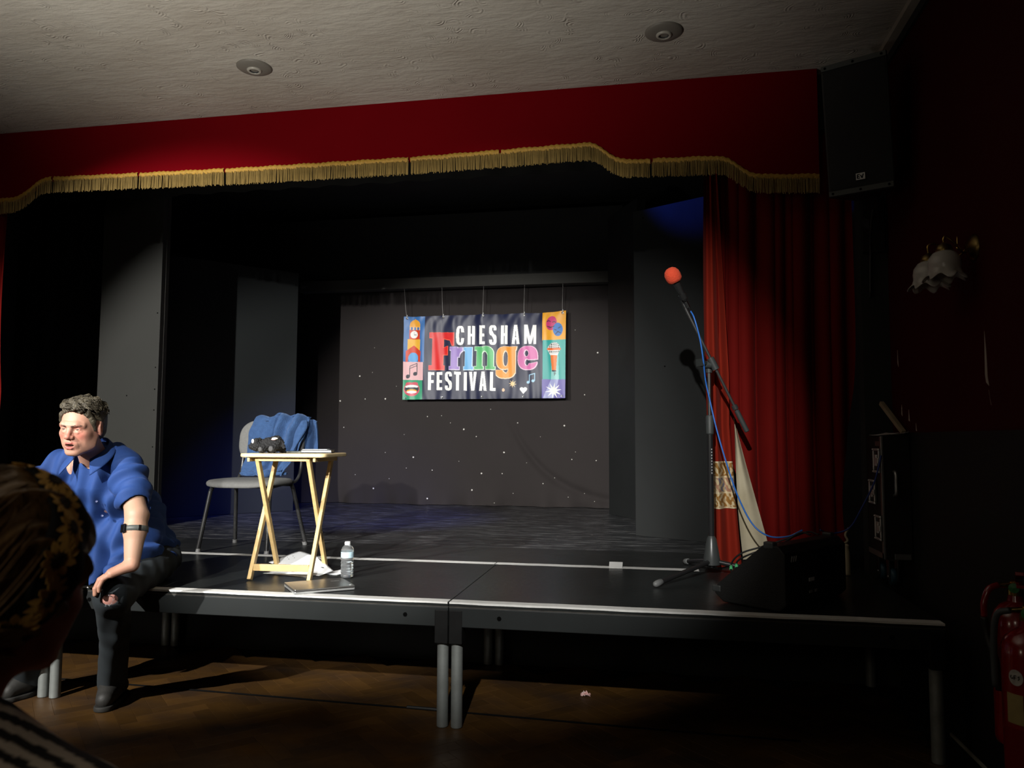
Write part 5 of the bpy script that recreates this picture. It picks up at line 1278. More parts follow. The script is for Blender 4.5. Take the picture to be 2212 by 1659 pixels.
def head_field(h, neck, mouth_open=True):
    """head in its own frame: x forward, y to its left, z up"""
    F = Field((-0.15, -0.115, -0.24), (0.145, 0.115, 0.15), h)
    F.ell((-0.014, 0, 0.036), (0.098, 0.076, 0.084))
    F.ell((0.030, 0, -0.018), (0.064, 0.062, 0.090), 0.03)
    F.ell((0.040, 0, -0.068), (0.046, 0.048, 0.042), 0.025)
    F.ell((0.076, 0, -0.102), (0.016, 0.020, 0.014), 0.022)
    for s in (-1, 1):
        F.chain([(-0.002, s*0.056, -0.045), (0.018, s*0.050, -0.078), (0.066, s*0.018, -0.103)], [0.014, 0.014, 0.012], 0.028)
        F.ell((0.058, s*0.044, -0.022), (0.020, 0.018, 0.015), 0.022)
        F.ell((-0.006, s*0.066, 0.01), (0.03, 0.012, 0.03), 0.02); F.ell((0.026, s*0.047, -0.050), (0.034, 0.016, 0.032), 0.025)
    F.chain([(0.072, -0.046, 0.017), (0.088, -0.026, 0.021), (0.088, 0, 0.019), (0.088, 0.026, 0.021), (0.072, 0.046, 0.017)], [0.011, 0.012, 0.011, 0.012, 0.011], 0.014)
    for s in (-1, 1): F.ell((0.094, s*0.031, 0.003), (0.015, 0.0165, 0.0095), 0.012, True)
    # nose
    F.chain([(0.086, 0, 0.016), (0.097, 0, -0.004), (0.109, 0, -0.026)], [0.0075, 0.0085, 0.0115], 0.010)
    F.ell((0.110, 0, -0.030), (0.012, 0.012, 0.010), 0.006)
    for s in (-1, 1):
        F.ell((0.098, s*0.0135, -0.033), (0.012, 0.0085, 0.009), 0.006)
        F.ell((0.104, s*0.0075, -0.043), (0.0055, 0.0035, 0.004), 0.002, True)
    # folds from the nose to the corners of the mouth
    for s in (-1, 1): F.chain([(0.096, s*0.023, -0.034), (0.088, s*0.034, -0.058), (0.078, s*0.036, -0.078)], [0.0028, 0.0032, 0.002], 0.006, True)
    # mouth
    F.ell((0.080, 0, -0.066), (0.020, 0.030, 0.022), 0.015)
    F.chain([(0.086, -0.024, -0.064), (0.099, -0.009, -0.0575), (0.101, 0, -0.0590), (0.099, 0.009, -0.0575), (0.086, 0.024, -0.064)], [0.003, 0.0045, 0.0042, 0.0045, 0.003], 0.004)
    F.chain([(0.084, -0.021, -0.073), (0.095, -0.008, -0.081), (0.096, 0.008, -0.081), (0.084, 0.021, -0.073)], [0.003, 0.0058, 0.0058, 0.003], 0.004)
    if mouth_open: F.ell((0.102, 0, -0.0695), (0.022, 0.021, 0.0062), 0.003, True)
    # eyelids: balls with a squinting slit
    for s in (-1, 1):
        F.ell((0.0755, s*0.031, 0.003), (0.0142, 0.0150, 0.0138), 0.004)
        F.chain([(0.086, s*0.018, -0.010), (0.0845, s*0.031, -0.0125), (0.079, s*0.043, -0.008)], [0.0035, 0.004, 0.003], 0.006)
        F.ell((0.096, s*0.0315, 0.0012), (0.014, 0.0125, 0.0026), 0.0012, True)
    # ears
    for s in (-1, 1):
        c, sn = math.cos(0.35*s), math.sin(0.35*s)
        R = [(c, sn, 0), (-sn, c, 0), (0, 0, 1)]
        F.ell((-0.010, s*0.0795, -0.006), (0.021, 0.008, 0.033), 0.006, False, R)
        F.ell((-0.006, s*0.087, -0.002), (0.011, 0.006, 0.019), 0.004, True, R)
        F.ell((0.006, s*0.077, -0.010), (0.006, 0.005, 0.009), 0.005)
    # neck
    F.chain([(-0.022, 0, -0.055), tuple(neck)], [0.052, 0.060], 0.03)
    F.ell((0.030, 0, -0.112), (0.02, 0.012, 0.014), 0.02)
    return F
def gauss(P, c, r): return np.exp(-(((P - np.array(c))/np.array(r))**2).sum(1))
def skin_cols(L, base, flush, lip):
    c = np.tile(np.array(base), (len(L), 1))
    def mixc(w, col): nonlocal c; w = np.clip(w, 0, 1)[:, None]; c = c*(1-w) + np.array(col)*w
    for s in (-1, 1):
        mixc(0.75*gauss(L, (0.075, s*0.040, -0.026), (0.03, 0.022, 0.022)), flush)
        mixc(0.7*gauss(L, (0.085, s*0.030, 0.012), (0.02, 0.018, 0.008)), flush)
        mixc(0.5*gauss(L, (-0.01, s*0.085, -0.006), (0.03, 0.012, 0.035)), flush)
    mixc(0.85*gauss(L, (0.108, 0, -0.025), (0.02, 0.015, 0.022)), flush)
    mixc(0.35*gauss(L, (0.075, 0, 0.06), (0.03, 0.05, 0.03)), tuple(min(1, b*1.1) for b in base))
    mixc(0.40*gauss(L, (0.06, 0, -0.09), (0.05, 0.045, 0.03)), tuple(b*0.70 for b in base))   # stubble
    mixc(1.4*gauss(L, (0.100, 0, -0.0585), (0.012, 0.022, 0.0050)), lip)
    mixc(1.5*gauss(L, (0.096, 0, -0.080), (0.012, 0.019, 0.0065)), lip)
    mixc(1.6*gauss(L, (0.088, 0, -0.070), (0.010, 0.020, 0.005)), (0.06, 0.012, 0.012))
    return c

skin_m = mat('skin', (1, 1, 1), 0.50, attr=True, spec=0.4, subs=0.12, bump=0.05, bscale=200)
# ---------------------------------------------------------------- the seated man
man = thing('person', 'man in rolled-sleeve blue shirt and torn jeans sitting on the deck edge', 'person', (-2.6, 3.25, 0))
HC = (-2.530, 3.035, 1.322)
toW, toL, HA = frame(HC, (0.15, -0.97, -0.16), roll=math.radians(-3))
neckb = np.array((-2.572, 3.170, 1.175))
Hf = head_field(0.002, toL([neckb])[0])
hv, hq = Hf.mesh(); hcol = skin_cols(hv, (0.45, 0.24, 0.17), (0.46, 0.12, 0.09), (0.40, 0.10, 0.09))
SKB = (0.41, 0.245, 0.17)
Lsh, Lel, Lwr = (-2.432, 3.215, 1.138), (-2.290, 3.105, 0.928), (-2.264, 3.050, 0.716)
Rsh, Rel, Rwr = (-2.782, 3.215, 1.138), (-2.945, 3.09, 0.925), (-2.925, 3.035, 0.71)
def arm_field(sh, el, wr, sgn, h):
    lo = np.min([sh, el, wr], 0) - 0.16; hi = np.max([sh, el, wr], 0) + 0.12
    lo[2] = min(lo[2], 0.52)
    F = Field(lo, hi, h)
    F.chain([sh, el], [0.054, 0.046], 0.0)
    e = np.array(el); w = np.array(wr)
    F.chain([tuple(e + (w-e)*0.0), tuple(e + (w-e)*0.30), tuple(w)], [0.045, 0.0475, 0.0310], 0.02)
    F.ell(tuple(e + np.array((0.018*sgn, 0.020, -0.008))), (0.022, 0.022, 0.022), 0.02)
    # hand: across the knee, fingers pointing inwards and curling down over it
    d = np.array((-0.80*sgn, -0.54, -0.26)); d /= np.linalg.norm(d)
    t = np.array((-0.54*sgn, 0.84, 0.0)); t /= np.linalg.norm(t)     # towards the thumb
    K = w + d*0.088 + np.array((0, 0, -0.010))
    for (o, r, ln) in ((0.035, 0.0122, 1.08), (0.0120, 0.0125, 1.18), (-0.0115, 0.0120, 1.10), (-0.034, 0.0106, 0.90)):
        k_ = K + t*o - d*0.008*abs(o)/0.03
        F.chain([tuple(w + t*o*0.45), tuple(k_)], [0.0250, 0.0185], 0.012)
        a = k_ + (d*0.036 + np.array((0, 0, -0.014)))*ln + t*o*0.12
        b_ = a + (d*0.014 + np.array((0, 0, -0.028)))*ln
        c = b_ + (np.array((0, 0, -0.021)) + d*0.0)*ln
        F.chain([tuple(k_), tuple(a), tuple(b_), tuple(c)], [r*1.12, r, r*0.92, r*0.78], 0.003)
        F.ell(tuple(k_ + np.array((0, 0, 0.006))), (0.010, 0.010, 0.008), 0.008)
    b0 = w + d*0.022 + t*0.020; b1 = b0 + d*0.036 + t*0.034 + np.array((0, 0, -0.010)); b2 = b1 + d*0.030 + t*0.010 + np.array((0, 0, -0.012)); b3 = b2 + d*0.020 + np.array((0, 0, -0.010))
    F.chain([tuple(b0), tuple(b1), tuple(b2), tuple(b3)], [0.018, 0.0135, 0.0115, 0.009], 0.008)
    return F, K, d, t
AF, K_, hd, ht = arm_field(Lsh, Lel, Lwr, 1, 0.0025)
av, aq = AF.mesh()
bv, bq = arm_field(Rsh, Rel, Rwr, -1, 0.004)[0].mesh()
Lhip, Lkn, Lan, Lto, Lhe = (-2.505, 3.60, 0.650), (-2.372, 3.075, 0.575), (-2.590, 3.385, 0.105), (-2.545, 3.255, 0.035), (-2.605, 3.45, 0.045)
Rhip, Rkn, Ran, Rto, Rhe = (-2.735, 3.60, 0.650), (-2.885, 3.075, 0.575), (-3.062, 3.39, 0.105), (-3.080, 3.275, 0.035), (-3.060, 3.46, 0.045)
BF = Field((-3.2, 2.93, 0.0), (-2.2, 3.85, 1.22), 0.008)
BF.ell((-2.62, 3.60, 0.68), (0.165, 0.12, 0.11)); BF.ell((-2.61, 3.46, 0.86), (0.140, 0.095, 0.18), 0.05); BF.ell((-2.60, 3.285, 1.045), (0.175, 0.105, 0.14), 0.05)
BF.chain([Rsh, (-2.605, 3.22, 1.16), Lsh], [0.05, 0.06, 0.05], 0.05)
BF.chain([tuple(neckb), (-2.585, 3.215, 1.09)], [0.057, 0.067], 0.03)
for (a, b_, c, d, e) in ((Lhip, Lkn, Lan, Lto, Lhe), (Rhip, Rkn, Ran, Rto, Rhe)):
    BF.chain([a, b_], [0.085, 0.058], 0.03); BF.chain([b_, tuple(np.array(b_)*0.7 + np.array(c)*0.3 + (0, 0.012, 0)), c], [0.056, 0.055, 0.036], 0.03); BF.chain([c, (e[0], e[1]-0.02, 0.06)], [0.03, 0.022], 0.02); BF.chain([c, (d[0]*0.8+c[0]*0.2, d[1]+0.045, 0.05)], [0.03, 0.018], 0.02)
tv, tq = BF.mesh()
V, Q = join([(toW(hv), hq), (av, aq), (bv, bq), (tv, tq)])
ac = np.tile(np.array(SKB), (len(av), 1))
wr_red = np.clip((0.76 - av[:, 2])/0.06, 0, 1)[:, None]; ac = ac*(1-0.35*wr_red) + np.array((0.58, 0.24, 0.17))*0.35*wr_red
cols = np.concatenate([hcol, ac, np.tile(np.array(SKB), (len(bv), 1)), np.tile(np.array((0.56, 0.33, 0.25)), (len(tv), 1))])
mesh_obj('body', V, Q, skin_m, man, True, cols)
# eyes, teeth, brows
eye_m = mat('eye', (0.55, 0.50, 0.47), 0.2, spec=0.6); iris_m = mat('iris', (0.06, 0.05, 0.04), 0.15)
for s in (-1, 1):
    c = Vector(toW([(0.0757, s*0.031, 0.003)])[0])
    e_ = MB().lathe([(0.0126*math.sin(PI*k/12)+0.00005, -0.0126*math.cos(PI*k/12)) for k in range(13)], 20, c, cap=False).build('eye', eye_m, man, smooth=True)
    dv = Vector(np.array((0.97, -0.12, 0.0)) @ HA); p = c + dv*0.0113
    MB().lathe([(0.0066, 0.0), (0.0062, 0.0010), (0.0005, 0.0014)], 16, p, dv, cap=False).build('iris', iris_m, e_, smooth=True)
T = MB()
tp_ = [(0.090 - 0.016*(x/0.018)**2, x, -0.0635) for x in np.linspace(-0.017, 0.017, 13)]
for a, b_ in zip(tp_[:-1], tp_[1:]):
    p = [(a[0], a[1], a[2]-0.0042), (b_[0], b_[1], b_[2]-0.0042), (b_[0], b_[1], b_[2]+0.004), (a[0], a[1], a[2]+0.004)]
    T.add(toW(p).tolist(), [(0, 1, 2, 3)])
o = T.build('teeth', mat('teeth', (0.70, 0.66, 0.58), 0.3), man); mod_solid(o, 0.002)
hair_m = mat('grey_brown_hair', (0.024, 0.019, 0.0125), 0.5, noise=0.9, nscale=70, col2=(0.095, 0.080, 0.052), bump=0.4, bscale=160, spec=0.4)
F = Field((0.05, -0.06, 0.0), (0.12, 0.06, 0.05), 0.0016)
for s in (-1, 1): F.chain([(0.0995, s*0.011, 0.0155), (0.0990, s*0.029, 0.0215), (0.084, s*0.049, 0.0185)], [0.0034, 0.0044, 0.0022], 0.0)
F.disp(lambda P: 0.0003*np.sin(P[:, 1]*900 + P[:, 2]*700))
v, q = F.mesh(); mesh_obj('eyebrows', toW(v), q, mat('brow_hair', (0.045, 0.030, 0.022), 0.8), man, True)
F = Field((-0.16, -0.13, -0.14), (0.14, 0.13, 0.17), 0.0022)
F.ell((-0.026, 0, 0.038), (0.104, 0.0840, 0.096)); F.ell((0.030, 0.0, 0.096), (0.064, 0.066, 0.034), 0.02); F.ell((-0.075, 0, -0.02), (0.045, 0.065, 0.06), 0.02); F.ell((0.068, 0.012, 0.098), (0.026, 0.050, 0.020), 0.016)
F.ell((0.105, 0, 0.004), (0.085, 0.086, 0.083), 0.008, True); F.ell((0.045, 0, -0.085), (0.09, 0.12, 0.086), 0.01, True); F.ell((-0.03, 0, -0.14), (0.12, 0.12, 0.07), 0.01, True)
for s in (-1, 1):
    F.ell((-0.008, s*0.09, -0.008), (0.026, 0.03, 0.034), 0.006, True); F.chain([(0.046, s*0.062, 0.060), (0.034, s*0.067, 0.034), (0.022, s*0.0705, -0.006)], [0.014, 0.013, 0.008], 0.008)
def hairdisp(P):
    x, y, z = P[:, 0], P[:, 1], P[:, 2]
    fl = x*0.9 + 0.5*np.abs(y)
    return (0.0050*np.sin(y*120 + 4*np.sin(x*40) + 3*np.sin(z*40)) + 0.0022*np.sin(y*330 + x*140 + 6*np.sin(z*70)) + 0.003*np.sin(x*90 + z*70)) * np.clip((z-0.03)/0.06, 0.12, 1)
F.disp(hairdisp); v, q = F.mesh()
hair = mesh_obj('hair', toW(v), q, hair_m, man, True)
lk = MB(); random.seed(11)
hn = v[(v[:, 2] > 0.045) & ((np.abs(v[:, 1]) < 0.058) | (v[:, 2] > 0.075))]
for k in range(1100):
    p = Vector(hn[random.randrange(len(hn))].tolist()); n_ = (p - Vector((-0.02, 0, 0.035))).normalized()
    if p.x > 0.045 and p.z < 0.098: continue
    sw_ = math.sin(p.x*38 + p.z*30); tdir = Vector((0.25 + 0.35*sw_ + random.gauss(0, .12), 0.75 + random.gauss(0, 0.15), random.gauss(-0.05, 0.12))); tdir = (tdir - n_*tdir.dot(n_)).normalized()
    L_ = random.uniform(0.016, 0.034); bend = random.uniform(0.0, 0.55)
    pts = [p - n_*0.003, p + tdir*L_*0.4 + n_*0.0022, p + tdir*L_*0.75 + n_*0.0018, p + tdir*L_ - n_*(0.001 + 0.006*bend)]
    pts = [Vector(toW([tuple(w_)])[0]) for w_ in pts]
    lk.tube(pts, [0.0019, 0.0017, 0.0011, 0.0002], 4, cap=False)
lk.build('hair_locks', hair_m, man, smooth=True)['kind'] = 'stuff'

# shirt
shirt_m = mat('blue_shirt_cotton', (0.0105, 0.044, 0.180), 0.8, noise=0.35, nscale=25, col2=(0.008, 0.033, 0.140), sheen=0.15, bump=0.10, bscale=260)
F = Field((-3.06, 2.94, 0.53), (-2.16, 3.86, 1.29), 0.0035)
F.ell((-2.62, 3.58, 0.70), (0.200, 0.150, 0.130)); F.ell((-2.61, 3.46, 0.86), (0.195, 0.145, 0.20), 0.06); F.ell((-2.60, 3.285, 1.05), (0.205, 0.130, 0.160), 0.06)
F.chain([Rsh, (-2.71, 3.235, 1.172), (-2.595, 3.235, 1.180), (-2.50, 3.235, 1.172), Lsh], [0.056, 0.060, 0.060, 0.060, 0.056], 0.05)
F.ell((-2.58, 3.34, 0.80), (0.15, 0.13, 0.14), 0.05); F.chain([(-2.585, 3.205, 1.06), (-2.575, 3.180, 1.15)], [0.088, 0.072], 0.04)
F.chain([(-2.47, 3.40, 0.73), (-2.455, 3.16, 0.664)], [0.085, 0.028], 0.05); F.chain([(-2.60, 3.38, 0.73), (-2.56, 3.19, 0.60)], [0.09, 0.022], 0.05); F.chain([(-2.75, 3.40, 0.73), (-2.75, 3.2, 0.67)], [0.085, 0.03], 0.05)
sh = np.array(Lsh); el = np.array(Lel); hem = sh + (el-sh)*0.70
rs = np.array(Rsh); re = np.array(Rel); rhem = rs + (re-rs)*0.85
for (a, b_) in ((sh, hem), (rs, rhem)):
    F.chain([tuple(a), tuple(a + (b_-a)*0.5), tuple(b_)], [0.066, 0.069, 0.066], 0.045)
    dd = (b_-a)/np.linalg.norm(b_-a)
    F.chain([tuple(b_ - dd*0.035), tuple(b_ + dd*0.004)], [0.071, 0.070], 0.006)
def shirtfold(P):
    x, y, z = P[:, 0], P[:, 1], P[:, 2]
    arm = np.clip((x + 2.50)/0.06, 0, 1); tor = 1 - arm
    f1 = 0.0135*np.sin(x*46 + 9*(z-0.8) + 1.3*np.sin(z*8 + x*6)) * np.clip((1.10 - z)/0.2, 0, 1)
    f1 += 0.0075*np.sin(x*83 - z*21 + 2*np.sin(z*10)) + 0.006*np.sin(z*40 + x*18 + 1.4*np.sin(x*20))*np.clip((0.88-z)/0.1, 0, 1)
    s_ = (P - sh) @ ((el-sh)/np.linalg.norm(el-sh))
    f2 = 0.0115*np.sin(s_*62 + 13*(x+2.35) + 7*(y-3.1) + 1.2*np.sin(z*30)) + 0.004*np.sin(s_*120 - 20*y)
    f2 *= np.clip((s_ + 0.01)/0.06, 0, 1)
    return f1*tor + f2*arm
F.disp(shirtfold)
# sleeve mouths and neck opening
for (a, b_) in ((sh, hem), (rs, rhem)):
    dd = (b_-a)/np.linalg.norm(b_-a); F.chain([tuple(b_ - dd*0.045), tuple(b_ + dd*0.10)], [0.054, 0.062], 0.004, True)
nk = np.array(neckb)
F.chain([(-2.575, 3.180, 1.14), (-2.558, 3.110, 1.27)], [0.055, 0.070], 0.006, True)
F.chain([(-2.548, 3.095, 1.19), (-2.540, 3.098, 1.12), (-2.536, 3.112, 1.045)], [0.036, 0.024, 0.006], 0.006, True)
v, q = F.mesh()
shirt = mesh_obj('shirt', v, q, shirt_m, man, True)
# chest seen in the open neck belongs to the body; collar leaves, placket, buttons
def collar(s):
    def f(u, v_):
        ang = (-0.15 + 1.0*u) if s > 0 else (-0.15 + 1.0*u)
        a = PI*(1.0 - u*0.80)          # from nape to front
        r = 0.070 + 0.012*v_*2 + 0.010*v_*u
        cx, cy, cz = -2.568, 3.145, 1.208
        x = cx + s*r*1.02*math.sin(a); y = cy - r*1.05*math.cos(PI - a)*-1.0 if False else cy + r*1.05*math.cos(PI - a)*1.0
        y = cy - 1.05*r*math.cos(a)*-1.0 if False else cy + 1.05*r*(-math.cos(PI - a))*-1.0
        # a = pi at nape (y +), 0 at throat (y -)
        y = cy - 1.05*r*math.cos(a)
        lean = (y - cy)*0.62
        z = cz + 0.008 + lean - (0.040 + 0.012*u**3)*v_ + 0.012 - 0.016*u*u
        x += s*0.016*v_*u; y -= 0.012*v_*u
        return (x, y, z)
    o = MB().grid(f, 22, 6).build('collar', shirt_m, shirt, smooth=True); mod_solid(o, 0.004)
collar(1); collar(-1)
for (x, y, z) in ((-2.525, 3.145, 0.98), (-2.532, 3.195, 0.91)):
    MB().lathe([(0.0055, 0), (0.0055, 0.002), (0.0005, 0.003)], 12, (x, y - 0.004, z), (0.2, -0.9, 0.3), cap=False).build('button', mat('navy_button', (0.02, 0.03, 0.10), 0.3), shirt)
# jeans
jean_m = mat('dark_denim', (0.017, 0.023, 0.027), 0.85, noise=0.6, nscale=12, col2=(0.010, 0.013, 0.016), bump=0.12, bscale=300)
F = Field((-3.22, 2.95, 0.02), (-2.22, 3.84, 0.82), 0.0045)
F.ell((-2.62, 3.60, 0.665), (0.185, 0.140, 0.108))
for (a, b_, c) in ((Lhip, Lkn, Lan), (Rhip, Rkn, Ran)):
    F.chain([a, b_], [0.098, 0.076], 0.04)
    m_ = np.array(b_)*0.6 + np.array(c)*0.4
    F.chain([b_, tuple(m_ + np.array((0, 0.01, 0))), (c[0], c[1], 0.085)], [0.074, 0.066, 0.066], 0.03)
def jf(P):
    x, y, z = P[:, 0], P[:, 1], P[:, 2]
    return 0.0035*np.sin(z*48 + x*55 + y*30 + 2.5*np.sin(y*18 + x*12)) * np.clip((0.6 - np.abs(z-0.45)*1.2), 0.2, 1) + 0.003*np.sin(y*70 + x*40 + z*15) - 0.003*np.sin(x*60 - z*20)
F.disp(jf)
tear = np.array(Lkn) + np.array((0.030, -0.055, -0.005))
F.ell(tuple(tear), (0.034, 0.040, 0.024), 0.003, True)
for (c, ) in ((Lan,), (Ran,)): F.cone((c[0], c[1], 0.10), (c[0], c[1], 0.02), 0.054, 0.056, 0.0, True)
v, q = F.mesh(); jeans = mesh_obj('jeans', v, q, jean_m, man, True)
# the bare knee behind the tear
F = Field(np.array(Lkn) - 0.09, np.array(Lkn) + 0.09, 0.003); F.ell(tuple(np.array(Lkn) + np.array((0.004, -0.006, -0.002))), (0.066, 0.066, 0.064)); v, q = F.mesh()
mesh_obj('bare_knee', v, q, skin_m, man, True, np.tile(np.array((0.50, 0.24, 0.20)), (len(v), 1)))
fr_ = MB(); random.seed(3)
for k in range(26):
    a = 2*PI*k/26; p = Vector(tear.tolist()) + Vector((0.030*math.cos(a), -0.014, 0.021*math.sin(a)))
    fr_.tube([p, p + Vector((random.uniform(-.01, .01), -0.004, random.uniform(-0.012, 0.004)))], [0.0012, 0.0004], 4, cap=False)
o = fr_.build('frayed_threads', mat('denim_thread', (0.25, 0.28, 0.30), 0.9), jeans); o['kind'] = 'stuff'
# shoes
shoe_m = mat('dark_shoe', (0.024, 0.023, 0.021), 0.6, bump=0.1, bscale=120); sole_m = mat('dark_sole', (0.020, 0.019, 0.017), 0.7)
for (an, to, he, side) in ((Lan, Lto, Lhe, 'left'), (Ran, Rto, Rhe, 'right')):
    lo = np.min([an, to, he], 0) - 0.09; hi = np.max([an, to, he], 0) + 0.09; lo[2] = 0.0
    F = Field(lo, hi, 0.003)
    t_ = np.array(to); h_ = np.array(he)
    F.chain([tuple(h_ + (0, 0, 0.012)), tuple(h_*0.45 + t_*0.55 + np.array((0, 0, 0.022))), tuple(t_ + (0, 0.02, 0.012))], [0.043, 0.047, 0.040], 0.02)
    F.chain([tuple(h_ + (0, -0.02, 0.03)), (an[0], an[1], 0.125)], [0.042, 0.044], 0.02)
    F.chain([(an[0], an[1] - 0.01, 0.10), tuple(t_*0.75 + h_*0.25 + np.array((0, 0, 0.028)))], [0.042, 0.036], 0.02)
    F.F[:, :, :4] = np.maximum(F.F[:, :, :4], 0.004)
    v, q = F.mesh(); sh_ = mesh_obj('shoe', v, q, shoe_m, man, True)
    F = Field(lo, hi, 0.003)
    F.chain([(h_[0], h_[1], 0.011), (*(h_*0.45 + t_*0.55)[:2], 0.011), (t_[0], t_[1] + 0.018, 0.011)], [0.049, 0.051, 0.045], 0.02)
    ax = lo[2] + 0.003*np.arange(F.n[2]); F.F = np.maximum(F.F, (np.abs(ax - 0.0125) - 0.011)[None, None, :].astype(np.float32))
    v, q = F.mesh(); mesh_obj('sole', v, q, sole_m, sh_, True)
    for k in range(3):
        p = Vector((an[0], an[1], 0)).lerp(Vector((to[0], to[1], 0)), 0.35 + 0.2*k); zz = 0.118 - 0.020*k
        MB().tube([p + Vector((-0.026, 0, zz-0.006)), p + Vector((0, -0.004, zz)), p + Vector((0.026, 0, zz-0.006))], 0.003, 6).build('lace', sole_m, sh_)
# watch and ring
fa = Vector(Lel); fb = Vector(Lwr); wd_ = (fb-fa).normalized(); wc = fa.lerp(fb, 0.30)
band_m = mat('watch_strap', (0.07, 0.075, 0.07), 0.5)
ref = Vector((1, -0.6, 0)); ref = (ref - wd_*ref.dot(wd_)).normalized()
ring_pts = []
prof = [(0.0440, -0.0125), (0.0548, -0.0115), (0.0548, 0.0115), (0.0440, 0.0125)]
w_ = MB().lathe(prof, 40, wc, wd_, cap=False).build('watch_strap', band_m, man, smooth=True)
wn = Vector((-0.35, -1.0, 0.0)); wn = (wn - wd_*wn.dot(wd_)).normalized(); wt = wd_.cross(wn)
b = MB(); p0 = wc + wn*0.0515
b.prism([p0 + wt*x + wd_*y for x, y in ((-.016,-.019),(.016,-.019),(.016,.019),(-.016,.019))], wn*0.011)
b.build('watch_case', mat('watch_black', (0.004, 0.004, 0.005), 0.15, spec=0.6), w_, bevel=0.005)
b = MB(); p0 = wc + (ref*0.9 + wn*0.1).normalized()*0.054
b.prism([p0 + wd_*y + (wd_.cross(ref))*x for x, y in ((-.005,-.012),(.005,-.012),(.005,.012),(-.005,.012))], ref*0.003); b.build('watch_buckle', chrome, w_)
rp = K_ + ht*(-0.0105) + hd*0.012; MB().lathe([(0.0112, -0.003), (0.0122, -0.003), (0.0122, 0.003), (0.0112, 0.003), (0.0112, -0.003)], 20, Vector(rp.tolist()) + Vector((0, 0, -0.004)), Vector((hd*0.036 + np.array((0, 0, -0.014))).tolist()), cap=False).build('ring', chrome, man, smooth=True)
# ---------------------------------------------------------------- soft toy on the table
toy = thing('soft_toy', 'small black plush toy animal with pale patches on the table', 'soft toy', (-2.0, 3.745, TZ))
F = Field((-0.13, -0.07, -0.002), (0.13, 0.07, 0.12), 0.0018)
F.ell((0.020, 0.005, 0.046), (0.062, 0.040, 0.036)); F.ell((0.055, 0.0, 0.050), (0.035, 0.038, 0.040), 0.02)
F.ell((-0.058, -0.006, 0.042), (0.034, 0.032, 0.034), 0.012); F.ell((-0.085, -0.016, 0.034), (0.018, 0.018, 0.015), 0.010)
F.ell((-0.052, -0.030, 0.066), (0.012, 0.008, 0.012), 0.004); F.ell((-0.060, 0.024, 0.068), (0.012, 0.008, 0.012), 0.004)
F.cone((0.005, -0.028, 0.030), (-0.006, -0.050, 0.018), 0.020, 0.019, 0.012); F.cone((0.060, -0.024, 0.034), (0.058, -0.050, 0.022), 0.024, 0.022, 0.012)
F.cone((0.0, 0.03, 0.03), (-0.01, 0.045, 0.018), 0.018, 0.017, 0.012); F.cone((0.06, 0.03, 0.03), (0.07, 0.045, 0.02), 0.02, 0.018, 0.012)
F.cone((0.092, 0.0, 0.05), (0.104, -0.01, 0.030), 0.010, 0.007, 0.008)
F.disp(lambda P: 0.0022*np.sin(P[:, 0]*330 + 3*np.sin(P[:, 2]*120))*np.sin(P[:, 1]*290 + 2*np.sin(P[:, 0]*150)) + 0.0016*np.sin(P[:, 2]*420 + P[:, 0]*250))
F.F[:, :, 0:2] = np.maximum(F.F[:, :, 0:2], 0.001)
v, q = F.mesh()
TO = np.array((-2.008, 3.748, TZ + 0.001)); v = v*np.array((0.94, 0.94, 1.0)) + TO
fur = mat('black_plush', (0.007, 0.007, 0.008), 0.75, noise=0.8, nscale=60, col2=(0.016, 0.016, 0.017), bump=0.5, bscale=220, sheen=0.08)
mesh_obj('plush_body', v, q, fur, toy, True)
sk = MB(); random.seed(5)
for k in range(1500):
    p = Vector(v[random.randrange(len(v))].tolist())
    if p.z < TZ + 0.008: continue
    n_ = (p - Vector((TO[0] + max(-0.06, min(0.06, p.x - TO[0])), TO[1], TZ + 0.04))).normalized()
    d = (n_ + Vector((random.gauss(0, .5), random.gauss(0, .5), random.gauss(0, .4)))).normalized()*random.uniform(0.004, 0.009)
    s_ = Vector((random.gauss(0, 1), random.gauss(0, 1), random.gauss(0, 1))).normalized()*0.0009
    sk.add([p - s_ - n_*0.001, p + s_ - n_*0.001, p + d], [(0, 1, 2)])
o = sk.build('fur', fur, toy); o['kind'] = 'stuff'
def patch(c, r, m, name):
    F = Field(np.array(c) - max(r) - 0.006, np.array(c) + max(r) + 0.006, 0.0014); F.ell(c, r); vv_, qq = F.mesh(); mesh_obj(name, vv_*np.array((0.94, 0.94, 1.0)) + TO, qq, m, toy, True)
white_f = mat('white_felt', (0.80, 0.78, 0.76), 0.9); pink_f = mat('pink_felt', (0.80, 0.45, 0.40), 0.9); pad_f = mat('grey_pad', (0.065, 0.065, 0.067), 0.9)
patch((-0.070, -0.036, 0.062), (0.008, 0.004, 0.012), white_f, 'ear_lining'); patch((0.060, -0.030, 0.076), (0.018, 0.012, 0.006), white_f, 'white_patch'); patch((0.056, -0.038, 0.071), (0.014, 0.006, 0.004), pink_f, 'pink_patch')
patch((-0.008, -0.0665, 0.020), (0.012, 0.004, 0.012), pad_f, 'paw_pad'); patch((0.057, -0.0695, 0.023), (0.014, 0.004, 0.014), pad_f, 'paw_pad')

